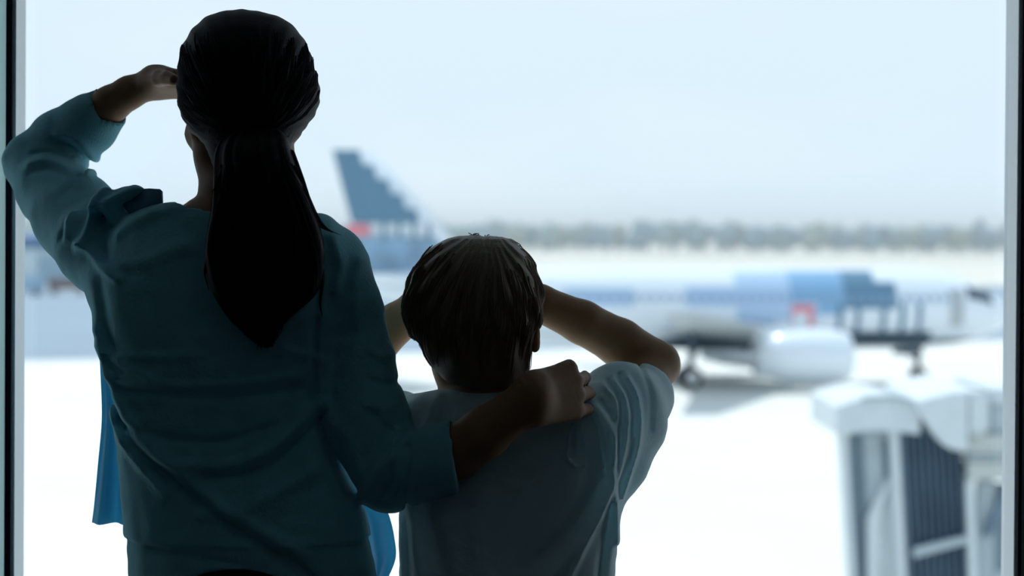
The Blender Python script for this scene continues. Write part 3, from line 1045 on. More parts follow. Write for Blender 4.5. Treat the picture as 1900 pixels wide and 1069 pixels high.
# ------------------------------------------------------------------ the boarding bridge, lower right
def build_bridge():
    D = 25.0
    base = W(1700, 900, D)
    root = empty('boarding_bridge', (base[0], base[1] + 1, APRON_Z), 'white boarding bridge head with slate bellows at the lower right', 'jet bridge')
    def bx(name, px0, py0, px1, py1, m, d0=0.0, d1=0.3, par=None, bev=0.02):
        a, b = W(px0, py0, D + d0), W(px1, py1, D + d0)
        o = box_obj(name, a[0], b[0], a[1], a[1] + (d1 - d0), b[2], a[2], m, None, bev)
        keep(o, root if par is None else par)
        return o
    def pr(name, pts, m, d0=0.0, d1=0.3, par=None, bev=0.0):
        bm = bmesh.new()
        add_prism(bm, [W(x, y, D + d0) for x, y in pts], (0, d1 - d0, 0))
        if bev:
            bmesh.ops.bevel(bm, geom=list(bm.edges), offset=bev, segments=2, affect='EDGES')
        o = bm_obj(name, bm, m, None)
        keep(o, root if par is None else par)
        return o
    # interior back panels of the cab
    pr('cab_wall', [(1578, 800), (1670, 800), (1700, 1250), (1612, 1250)], M['jgrey'], 1.6, 1.7)
    pr('cab_window', [(1574, 806), (1602, 806), (1622, 1250), (1596, 1250)], M['jglass'], 0.12, 0.16)
    pr('cab_window', [(1634, 815), (1651, 815), (1649, 884), (1640, 890)], M['jglass'], 0.10, 0.14)
    pr('cab_panel', [(1602, 806), (1634, 806), (1640, 892), (1620, 940), (1612, 1000)], M['jgrey'], 0.12, 0.18)
    pr('cab_panel', [(1634, 960), (1662, 905), (1676, 1250), (1634, 1250)], M['jwhite'], 0.10, 0.16)
    pr('cab_post', [(1556, 786), (1573, 800), (1600, 1250), (1585, 1250)], M['jwhite'], -0.1, 0.1, bev=0.02)
    pr('cab_post', [(1652, 800), (1668, 775), (1694, 1250), (1672, 1250)], M['jwhite'], -0.1, 0.1, bev=0.02)
    pr('cab_brace', [(1640, 900), (1655, 885), (1630, 962), (1632, 1250), (1612, 1250), (1609, 962)], M['jwhite'], 0.0, 0.1, bev=0.015)
    # rounded hood over the cab mouth
    rr = []
    for t in np.linspace(0, 1, 12):
        ang = math.pi * t
        y0 = 738 + 18 * (1 - math.sin(ang)) ** 1.2
        x = 1552 + 155 * t
        a = W(x, y0, D - 0.2); b = W(x, 806 - 6 * math.sin(ang), D - 0.25)
        rr.append([a, a + np.array((0, 2.1, 0.02)), b + np.array((0, 2.1, 0)), b])
    v, f = loft_mesh(rr)
    keep(mesh_obj('hood', v, f, M['jwhite'], None, False), root)
    pr('hood_rim', [(1598, 736), (1650, 733), (1690, 740), (1702, 756), (1690, 748), (1650, 741), (1600, 742)], M['jgrey'], -0.26, -0.18)
    # pleated bellows: each pleat a ridge of its own
    n = 9
    for i in range(n):
        t0, t1 = i / n, (i + 1) / n
        def edge(t, y): return 1664 + 118 * t + (y - 770) * 0.055
        topy0 = 770 + (0 if t0 < 0.35 else (t0 - 0.35) * 105); topy1 = 770 + (0 if t1 < 0.35 else (t1 - 0.35) * 105)
        xm0 = (edge(t0, 770) + edge(t1, 770)) / 2
        xm1 = (edge(t0, 1250) + edge(t1, 1250)) / 2
        dep = 0.05
        A, B, Mi = W(edge(t0, topy0), topy0, D), W(edge(t1, topy1), topy1, D), W(xm0, (topy0 + topy1) / 2, D)
        A2, B2, M2 = W(edge(t0, 1250), 1250, D), W(edge(t1, 1250), 1250, D), W(xm1, 1250, D)
        o_ = np.array((0, -0.14, 0)); k_ = np.array((0, 0.25, 0))
        vs = [A, Mi + o_, B, B + k_, A + k_, A2, M2 + o_, B2, B2 + k_, A2 + k_]
        fs = [(0, 1, 6, 5), (1, 2, 7, 6), (2, 3, 8, 7), (3, 4, 9, 8), (4, 0, 5, 9), (0, 4, 3, 2, 1), (5, 6, 7, 8, 9)]
        keep(mesh_obj('bellows_pleat', vs, fs, M['bellows'], None), root)
    pr('bellows_strap', [(1696, 1018), (1745, 1006), (1798, 994), (1798, 1008), (1745, 1022), (1696, 1036)], M['jgrey'], -0.22, -0.14)
    # rounded roof hood behind the bellows
    rr = []
    for t in np.linspace(0, 1, 16):
        x = 1704 + 92 * t
        yb = 762 + 74 * math.sin(math.pi / 2 * min(1, t * 1.25))
        yt = 745 - 18 * math.sin(math.pi / 2 * t)
        a = W(x, yt, D - 0.35); b = W(x, yb, D - 0.35)
        rr.append([a, a + np.array((0, 2.2, 0.05)), b + np.array((0, 2.2, 0)), b])
    v, f = loft_mesh(rr)
    keep(mesh_obj('roof_fairing', v, f, M['jwhite'], None, False), root)
    bx('roof_unit', 1792, 728, 1838, 808, M['jwhite'], -0.35, 2.0, bev=0.06)
    bx('side_panel', 1796, 806, 1960, 846, M['jbeige'], -0.2, 0.1)
    bx('side_rail', 1796, 846, 1960, 856, M['jgrey'], -0.25, 0.1)
    bx('side_panel', 1796, 856, 1960, 892, M['jbeige'], -0.2, 0.1)
    bx('roof_panel', 1838, 752, 1960, 806, M['jgrey'], -0.1, 2.0)
    bx('roof_panel', 1838, 722, 1960, 752, M['jwhite'], -0.1, 2.0)
    pr('side_post', [(1792, 892), (1808, 892), (1822, 1250), (1804, 1250)], M['jwhite'], -0.2, 0.05, bev=0.02)
    bx('side_window', 1845, 896, 1960, 1060, M['jglass'], 0.02, 0.08)
    bx('side_panel', 1812, 892, 1845, 1250, M['jgrey'], 0.0, 0.1)
    bx('side_panel', 1845, 1060, 1960, 1250, M['jgrey'], 0.0, 0.1)
    pr('side_brace', [(1826, 990), (1838, 960), (1872, 900), (1884, 900), (1846, 975), (1836, 1000)], M['bellows'], -0.1, -0.02)
    # floor deck, lift column and bogie, tunnel towards the terminal
    a = W(1585, 1250, D)
    b = W(1960, 1250, D)
    keep(box_obj('deck', a[0], b[0], a[1] - 0.1, a[1] + 2.3, a[2] - 0.3, a[2], M['jgrey']), root)
    bm = bmesh.new()
    for dx in (-0.6, 0.6):
        add_cyl(bm, (a[0] + 1.4 + dx, a[1] + 1.1, APRON_Z + 0.9), (a[0] + 1.4 + dx, a[1] + 1.1, a[2] - 0.3), 0.16, seg=14)
    add_box(bm, (a[0] + 1.4, a[1] + 1.1, APRON_Z + 0.75), (1.8, 0.6, 0.35))
    lc = keep(bm_obj('lift_column', bm, M['jgrey']), root)
    for dx in (-0.8, 0.8):
        bm = bmesh.new()
        add_cyl(bm, (a[0] + 1.4 + dx - 0.18, a[1] + 1.1, APRON_Z + 0.55), (a[0] + 1.4 + dx + 0.18, a[1] + 1.1, APRON_Z + 0.55), 0.55, seg=24)
        wv = bm_obj('wheel', bm, M['tyre']); keep(wv, lc)
    bm = bmesh.new()
    add_box(bm, (b[0] + 6.0, a[1] + 1.2, (a[2] + W(0, 740, D)[2]) / 2), (12.0, 2.2, W(0, 740, D)[2] - a[2]))
    keep(bm_obj('tunnel', bm, M['jwhite']), root)
build_bridge()

# ------------------------------------------------------------------ the woman
def build_woman():
    D0 = 2.60
    foot = W(465, 1000, D0)
    root = empty('person', (foot[0], foot[1], 0), 'person with a long dark ponytail and teal cardigan, one hand shading the eyes', 'person')
    torso = Loft([(364, 395, 470, .030), (376, 318, 540, .046), (392, 250, 592, .062), (425, 225, 640, .082), (470, 190, 664, .096), (540, 168, 660, .106), (590, 174, 650, .108),
                  (680, 194, 636, .106), (760, 208, 628, .100), (840, 220, 640, .100), (900, 226, 660, .104), (950, 230, 678, .110), (1010, 233, 692, .118), (1069, 236, 706, .125), (1110, 236, 712, .128)], D0)
    hips = Loft([(1020, 262, 640, .100), (1080, 248, 655, .115), (1160, 242, 662, .125), (1240, 250, 655, .125), (1300, 268, 640, .11)], D0)
    # arms. left = raised (picture left), right = round the boy
    SL = [(228, 505, 2.62, 58), (188, 458, 2.66, 78), (142, 404, 2.74, 76), (102, 350, 2.80, 66), (64, 303, 2.85, 55)]
    FL = [(64, 300, 2.85, 50), (116, 266, 2.84, 61), (164, 231, 2.82, 54), (210, 192, 2.80, 39)]
    SR = [(622, 492, 2.61, 60), (646, 570, 2.60, 59), (658, 660, 2.60, 65), (684, 780, 2.585, 72), (722, 885, 2.57, 60)]
    FR = [(722, 885, 2.57, 60), (770, 866, 2.55, 64), (846, 848, 2.535, 71)]
    skinL = [(64, 302, 2.85, 40), (205, 194, 2.80, 34), (240, 172, 2.79, 30), (285, 153, 2.78, 26)]
    skinR = [(722, 885, 2.57, 48), (845, 840, 2.535, 51), (900, 803, 2.515, 47), (985, 738, 2.495, 37)]
    wl = W(288, 153, 2.78)
    HL = hand_prims(wl, W(372, 158, 2.75) - wl, np.array((0.1, 0.25, 0.95)), np.array((0, -0.2, -1.0)) * 0 + np.array((0.0, -1.0, 0.0)), 0.98, (6, 8, 6))
    wr = W(984, 746, 2.495)
    fr_ = W(1064, 722, 2.545) - wr
    HR = hand_prims(wr, fr_, np.array((0.40, -0.88, 0.20)), np.array((-0.1, 0.0, 1.0)), 0.95, (38, 38, 22), 0.06,
                    thumb_dir=np.array((0.55, 0.83, -0.05)), fcurl=[(48, 46, 20), (32, 54, 24), (25, 56, 26), (22, 56, 28)])
    C = W(455, 184, 2.605)
    YAW = math.radians(28)

    def skin(P):
        d = smax(smin(torso(P, -0.022), hips(P, -0.016), 0.05), np.minimum(torso(P), hips(P)) + 0.020, 0.004)
        nk = capsule(P, W(452, 270, 2.605), W(446, 400, 2.60), 0.052, 0.057)
        d = smin(d, nk, 0.055)
        d = smin(d, chain(P, [(a, b, c, r - 11) for a, b, c, r in SL]), 0.03)
        d = smin(d, chain(P, skinL), 0.03)
        d = smin(d, chain(P, [(a, b, c, r - 11) for a, b, c, r in SR]), 0.02)
        d = smin(d, chain(P, skinR), 0.02)
        d = smin(d, eval_prims(P, HL), 0.018)
        d = smin(d, eval_prims(P, HR), 0.018)
        for x, x2, x3 in ((350, 352, 352), (560, 556, 556)):
            hp = W(x, 1250, D0); kn = W(x2, 1720, D0); kn[1] += 0.015
            ft = np.array((W(x3, 2000, D0)[0], D0 + 0.0, 0.085))
            d = smin(d, capsule(P, hp, kn, 0.082, 0.052), 0.03)
            d = smin(d, capsule(P, kn, ft, 0.050, 0.034), 0.03)
            d = smin(d, capsule(P, ft - [0, 0, .04], ft + [0, 0.13, -0.055], 0.032, 0.025), 0.03)
        d = smin(d, head_prims(P, C, YAW, 1.0, 0.070), 0.02)
        return d
    lo = (-0.78, 2.36, 0.0); hi = (0.24, 2.98, 1.70)
    body = iso_obj('body', skin, lo, hi, 0.0042, M['skin'], root, 2)
    eyes(C, YAW, 1.0, root)

    FOLD = [
        ([(186, 660), (232, 775), (330, 868), (450, 955), (560, 1022), (605, 1069)], 9, -9),
        ([(196, 640), (250, 760), (345, 850), (465, 938), (580, 1005)], 12, 6),
        ([(212, 740), (240, 810), (300, 870), (330, 900)], 9, 4),
        ([(604, 742), (560, 790), (480, 838), (400, 848), (310, 838), (250, 800)], 12, 6),
        ([(604, 762), (560, 815), (490, 862), (400, 872)], 10, -5),
        ([(596, 860), (540, 890), (470, 925), (400, 930)], 14, 5),
        ([(205, 690), (300, 702), (420, 704), (560, 690)], 8, 3.0), ([(208, 716), (320, 722), (450, 728), (570, 712)], 9, -3.0),
        ([(192, 610), (230, 660), (300, 690)], 9, 4),
        ([(205, 650), (300, 655), (400, 648)], 8, 2.2), ([(540, 640), (570, 650), (604, 660)], 8, 3),
        ([(230, 780), (320, 800), (430, 806), (520, 780)], 9, -3.5),
        ([(480, 640), (540, 600), (600, 580)], 9, 2.5),
        ([(178, 372), (166, 410), (156, 445), (146, 456)], 8, 8),
        ([(146, 452), (180, 470), (205, 495), (240, 515)], 9, 6),
        ([(182, 400), (188, 450), (215, 490), (260, 500)], 17, -5),
        ([(170, 385), (210, 372), (250, 352), (300, 352)], 8, 7),
        ([(186, 378), (215, 350), (238, 342)], 9, -6),
        ([(108, 440), (106, 400), (120, 362), (150, 345)], 7, -5),
        ([(118, 440), (117, 405), (132, 372)], 8, 4),
        ([(230, 430), (260, 412), (300, 392), (330, 385)], 14, 5),
        ([(240, 385), (280, 372), (300, 360)], 9, -5),
        ([(222, 500), (300, 480), (370, 455)], 14, 4), ([(205, 520), (215, 600), (225, 650)], 14, -4),
        ([(596, 450), (598, 540), (592, 640), (596, 760), (620, 840), (660, 905)], 7, -5),
        ([(625, 440), (640, 490), (632, 540)], 9, 4), ([(672, 480), (664, 530), (668, 600)], 9, 3),
        ([(300, 1000), (400, 1012), (520, 1030)], 6, -3),
    ]
    SF = [
        ([(60, 255), (95, 262), (118, 290), (135, 322)], 6, -6), ([(70, 240), (110, 252), (135, 285), (148, 315)], 8, 5),
        ([(25, 280), (60, 276), (98, 288)], 6, -4), ([(22, 300), (60, 292), (105, 306)], 6, 4), ([(30, 318), (70, 312), (110, 325)], 6, -3),
        ([(768, 806), (772, 850), (762, 915)], 6, -6), ([(748, 780), (740, 820), (715, 850), (690, 900)], 9, 5), ([(752, 800), (746, 850), (730, 890)], 8, -6),
        ([(705, 750), (730, 775), (760, 790)], 8, -4), ([(700, 640), (715, 650), (735, 652)], 6, 3), ([(695, 690), (720, 700), (744, 700)], 6, -3),
        ([(690, 730), (720, 740), (750, 735)], 6, 3), ([(630, 760), (665, 800), (680, 850)], 14, 4),
    ]
    cl = W(190, 205, 2.80); cl2 = W(204, 194, 2.80); nL = unit(W(212, 190, 2.80) - W(150, 235, 2.83))
    cutL = W(206, 193, 2.80)
    nR = unit(np.array((1.0, 0.0, 0.10))); cutR = W(846, 850, 2.535)

    def card(P):
        d = torso(P)
        neck = capsule(P, W(430, 330, 2.60), W(446, 392, 2.60), 0.060, 0.062, ((1, 0, 0), 0.62))
        d = smax(d, -neck, 0.008)
        sl = chain(P, [(a, b, c, r + 3) for a, b, c, r in SL], 0.012)
        fl = smax(chain(P, FL, 0.012), (P - cutL) @ nL, 0.004)
        fl = smax(fl, -smax(chain(P, [(a, b, c, r + 2) for a, b, c, r in skinL]), -((P - cutL) @ nL + 0.012), 0.002), 0.003)
        sl = smin(sl, fl, 0.012)
        d = smin(d, sl, 0.035)
        lump = capsule(P, W(205, 375, 2.60), W(232, 362, 2.60), 0.022, 0.018)
        d = smin(d, lump, 0.02)
        sr = chain(P, [(a, b, c, r + 3) for a, b, c, r in SR], 0.012)
        fr2 = smax(chain(P, FR, 0.012), (P - cutR) @ nR, 0.004)
        fr2 = smax(fr2, -smax(chain(P, [(a, b, c, r + 3) for a, b, c, r in skinR], 0.008), -((P - cutR) @ nR + 0.014), 0.002), 0.003)
        sr = smin(sr, fr2, 0.016)
        d = smin(d, sr, 0.014)
        back = P[:, 1] < 2.66
        d = d - 1.3 * folds(P, FOLD, D0, 2.63) - 1.2 * folds(P, SF, 2.68, None)
        d -= 0.0012 * vnoise(P, (30, 30, 110), 3) + 0.0008 * vnoise(P, (120, 60, 160), 4)
        # ribbed hem and cuffs
        zh = W(300, 992, D0)[2]
        d += np.where(P[:, 2] < zh + 0.0, 0.0035, 0.0)
        return smax(d, -ellipsoid(P, W(440, 1125, 2.50), (0.085, 0.12, 0.048)), 0.004)
    cd = iso_obj('cardigan', card, (-0.80, 2.40, W(0, 1108, D0)[2] - 0.02), (0.02, 3.0, 1.66), 0.0030, M['cardigan'], root, 2)
    me = cd.data
    me.materials.append(M['cardigan_rib'])
    cc = np.empty(len(me.polygons) * 3, np.float32); me.polygons.foreach_get('center', cc); cc = cc.reshape(-1, 3)
    inL = (np.abs(-((cc - cutL) @ nL) - 0.03) < 0.032) & (np.linalg.norm(cc - cutL, axis=1) < 0.10)
    inR = (np.abs(-((cc - cutR) @ nR) - 0.03) < 0.032) & (np.linalg.norm(cc - cutR, axis=1) < 0.12)
    me.polygons.foreach_set('material_index', ((cc[:, 2] < W(300, 992, D0)[2]) | inL | inR).astype(np.int32))
    # blouse: front panel, collar corner and two translucent tails
    def front(P):
        d = torso(P, 0.004)
        return smax(d, smax(2.675 - P[:, 1], np.abs(P[:, 0] - W(425, 700, D0)[0]) - 0.05 - (1.3 - P[:, 2]) * 0.06, 0.01), 0.004)
    bl = iso_obj('blouse', front, (-0.6, 2.60, 0.93), (-0.1, 2.80, 1.47), 0.005, M['blouse'], root, 2)
    bl['label'] = 'blue blouse under the cardigan'

    def sheet(rows, nu=14, th=0.0012, wave=0.012, ph=0.0, fr=3.0):
        """rows: (py, L, R, D) -> rippled thin cloth"""
        V = []
        rows = np.array(smooth_curve(rows, 6))
        for i, (py, L, R, D) in enumerate(rows):
            for j in range(nu + 1):
                t = j / nu
                p = W(L + (R - L) * t, py, D)
                amp = wave * min(1, i / len(rows) * 1.6)
                p = p + np.array((0, amp * math.sin(fr * 2 * math.pi * t + ph + i * 0.05), 0))
                V.append(p)
        n = len(rows)
        Fq = []
        k = nu + 1
        off_ = np.array((0, th, 0))
        V2 = [v + off_ for v in V]
        m_ = len(V)
        for i in range(n - 1):
            for j in range(nu):
                a = i * k + j
                Fq.append((a, a + k, a + k + 1, a + 1))
        return np.array(V), np.array(Fq)
    for nm, rows, ph, fr in (('left', [(628, 183, 196, 2.66), (700, 186, 215, 2.67), (780, 187, 228, 2.68), (870, 178, 234, 2.69), (940, 171, 236, 2.70), (972, 167, 240, 2.70)], 0.3, 1.6),
                             ('right', [(840, 600, 690, 2.66), (920, 640, 706, 2.67), (960, 670, 722, 2.68), (1000, 680, 731, 2.69), (1040, 690, 733, 2.69), (1090, 690, 712, 2.70)], 1.2, 1.0)):
        V, Fq = sheet(rows, ph=ph, fr=fr)
        o = mesh_obj('blouse_tail', V, Fq, M['blouse'], None, True)
        keep(o, root)
    # turned-up neckline corner at the shoulder
    V = [W(x, y, d) for x, y, d in [(232, 372, 2.60), (246, 354, 2.60), (272, 349, 2.60), (299, 350, 2.60), (300, 378, 2.60), (268, 384, 2.585), (244, 388, 2.58), (255, 366, 2.585), (280, 362, 2.59)]]
    pts = [(226, 380), (246, 354), (272, 349), (299, 350.5), (301, 402), (255, 418)]
    bm = bmesh.new()
    add_prism(bm, [W(x, y, 2.60 - 0.0006 * (y - 350)) for x, y in pts], (0.0, 0.014, -0.002))
    bmesh.ops.bevel(bm, geom=list(bm.edges), offset=0.0018, segments=2, affect='EDGES')
    keep(bm_obj('collar', bm, M['collar'], None, True), root)

    # hair
    capo = Loft([(19, 435, 468, .022, 2.60), (23, 412, 490, .034, 2.60), (32, 388, 520, .052, 2.60), (52, 364, 548, .076, 2.60), (80, 345, 568, .094, 2.60), (115, 335, 581, .104, 2.60), (155, 333, 587, .106, 2.595), (195, 334, 584, .104, 2.59),
                 (225, 343, 573, .096, 2.585), (248, 358, 556, .086, 2.58), (264, 376, 541, .080, 2.565), (290, 390, 532, .068, 2.56), (318, 398, 520, .058, 2.555)], 2.6, 2.1)
    f = np.array((-math.sin(YAW), math.cos(YAW), 0.0))
    tie = W(478, 262, 2.515)
    fc = C + f * 0.112 + np.array((0, 0, -0.058))

    def hair(P):
        d = capo(P)
        bun = ellipsoid(P, W(562, 176, 2.60), (0.020, 0.05, 0.030))
        d = smin(d, bun, 0.012)
        # keep the face free
        d = smax(d, -ellipsoid(P, fc, (0.074, 0.085, 0.090)), 0.012)
        # strands run to the tie
        q = P - tie
        ang = np.arctan2(q[:, 0], q[:, 2] + 1e-6)
        d += 0.0010 * np.sin(ang * 46 + 2 * vnoise(P, (14, 14, 14), 8)) * (P[:, 1] < 2.68)
        return d
    ho = iso_obj('hair', hair, (-0.46, 2.44, 1.40), (-0.22, 2.76, 1.71), 0.0030, M['hair'], root, 2)
    n = 420
    th = rng.uniform(0, 2 * math.pi, n); zz = rng.uniform(0.1, 0.75, n)
    sd_ = C + np.stack([0.085 * np.cos(th) * np.sqrt(1 - (zz * 0.9) ** 2), -0.09 * np.abs(np.sin(th)) * np.sqrt(1 - (zz * 0.9) ** 2), 0.09 * zz], 1)
    Vs, Fs = strands(hair, sd_, lambda P: tie - P + np.array((0, -0.12, 0.0)) * (P[:, 2:3] - tie[2]) , 10, 0.012, 0.0007, 0.0003)
    add_to_mesh(ho, Vs, Fs)

    pony = Loft([(236, 440, 520, .016, 2.515), (250, 420, 534, .024, 2.505), (272, 405, 542, .032, 2.495), (310, 398, 553, .036, 2.485), (350, 396, 568, .040, 2.475), (392, 392, 584, .040, 2.470), (430, 384, 597, .038, 2.468),
                 (470, 379, 603, .036, 2.466), (510, 385, 600, .034, 2.466), (545, 397, 592, .031, 2.468), (575, 414, 560, .028, 2.470), (600, 434, 530, .024, 2.472), (625, 462, 514, .017, 2.474), (643, 484, 505, .009, 2.475)], 2.47, 2.0)

    def ponyf(P):
        z = P[:, 2]
        x0 = np.interp(z, pony.z, pony.x0); x1 = np.interp(z, pony.z, pony.x1)
        u = (P[:, 0] - (x0 + x1) / 2) / np.maximum((x1 - x0) / 2, 0.004)
        d = pony(P)
        return d + 0.0014 * np.sin(u * 21 + 1.5 * np.sin(z * 17)) + 0.0008 * np.sin(u * 47 + z * 30)
    po = iso_obj('ponytail', ponyf, (-0.42, 2.40, 1.20), (-0.20, 2.56, 1.55), 0.0026, M['hair'], root, 2)
    n = 520
    sx = rng.uniform(400, 560, n); sy = rng.uniform(262, 560, n)
    sd_ = np.array([W(a, b, 2.43) for a, b in zip(sx, sy)])
    def fl_(P):
        k = np.zeros_like(P); k[:, 2] = -1; k[:, 0] = 0.35 * np.sin(P[:, 0] * 90 + P[:, 2] * 22)
        return k
    Vs, Fs = strands(ponyf, sd_, fl_, 10, 0.012, 0.0008, 0.0008)
    add_to_mesh(po, Vs, Fs)
    # stray locks
    V, Fq = [], []
    def lock(pts, r, D):
        p = np.array([W(x, y, D) for x, y in smooth_curve(pts, 5)])
        k0 = len(V)
        for i, q in enumerate(p):
            w_ = r * (1 - i / (len(p) - 1)) + 0.0002
            for a in range(4):
                t = a * math.pi / 2
                V.append(q + np.array((math.cos(t) * w_, math.sin(t) * w_, math.sin(t) * w_ * 0.5)))
        for i in range(len(p) - 1):
            for a in range(4):
                b = (a + 1) % 4
                Fq.append((k0 + i * 4 + a, k0 + i * 4 + b, k0 + i * 4 + 4 + b, k0 + i * 4 + 4 + a))
    lock([(560, 350), (585, 400), (606, 424), (634, 437)], 0.006, 2.50)
    lock([(565, 380), (592, 418), (618, 432)], 0.005, 2.49)
    lock([(540, 280), (560, 330), (580, 385), (600, 420)], 0.004, 2.49)
    lock([(592, 470), (598, 520), (594, 560), (598, 590)], 0.004, 2.47)
    lock([(540, 540), (536, 575), (528, 600)], 0.004, 2.46)
    lock([(395, 440), (380, 500), (388, 540)], 0.003, 2.46)
    for i in range(22):
        x = rng.uniform(468, 504); y = rng.uniform(600, 630)
        lock([(x, y), (x + 3, y + 12), (x + rng.uniform(0, 6), y + rng.uniform(16, 24))], 0.0018, 2.468)
    add_to_mesh(po, np.array(V), np.array(Fq))
    # hair tie
    bm = bmesh.new()
    Vt, Ft = [], []
    for i in range(24):
        a = 2 * math.pi * i / 24
        c = tie + np.array((0.024 * math.cos(a), 0.024 * math.sin(a), 0.004 * math.cos(a)))
        for j in range(8):
            b = 2 * math.pi * j / 8
            Vt.append(c + np.array((math.cos(a) * 0.005 * math.cos(b), math.sin(a) * 0.005 * math.cos(b), 0.005 * math.sin(b))))
    for i in range(24):
        for j in range(8):
            Ft.append((i * 8 + j, ((i + 1) % 24) * 8 + j, ((i + 1) % 24) * 8 + (j + 1) % 8, i * 8 + (j + 1) % 8))
    keep(mesh_obj('hair_tie', Vt, Ft, M['elastic'], None, True), root)

    # trousers and shoes
    def trs(P):
        d = hips(P, 0.004)
        for x in (350, 560):
            hp = W(x, 1250, D0); kn = W(x + 2, 1720, D0); kn[1] += 0.015
            ft = np.array((W(x + 2, 2000, D0)[0], D0, 0.03))
            l = smin(capsule(P, hp, kn, 0.095, 0.066), capsule(P, kn, ft, 0.066, 0.062), 0.03)
            d = smin(d, l, 0.03)
        return smax(d, 0.03 - P[:, 2], 0.003) - 0.0015 * vnoise(P, (30, 30, 50), 9)
    iso_obj('trousers', trs, (-0.56, 2.40, 0.0), (-0.14, 2.80, 0.98), 0.006, M['trousers'], root, 2)
    for x in (352, 562):
        fx = W(x, 2000, D0)[0]
        def sh(P):
            d = capsule(P, (fx, D0 - 0.03, 0.035), (fx, D0 + 0.15, 0.030), 0.038, 0.036, ((0, 0, 1), 1.15))
            return smax(d, -P[:, 2] + 0.001, 0.004)
        iso_obj('shoe', sh, (fx - 0.07, D0 - 0.1, -0.01), (fx + 0.07, D0 + 0.23, 0.12), 0.006, M['shoe'], root, 2)
build_woman()

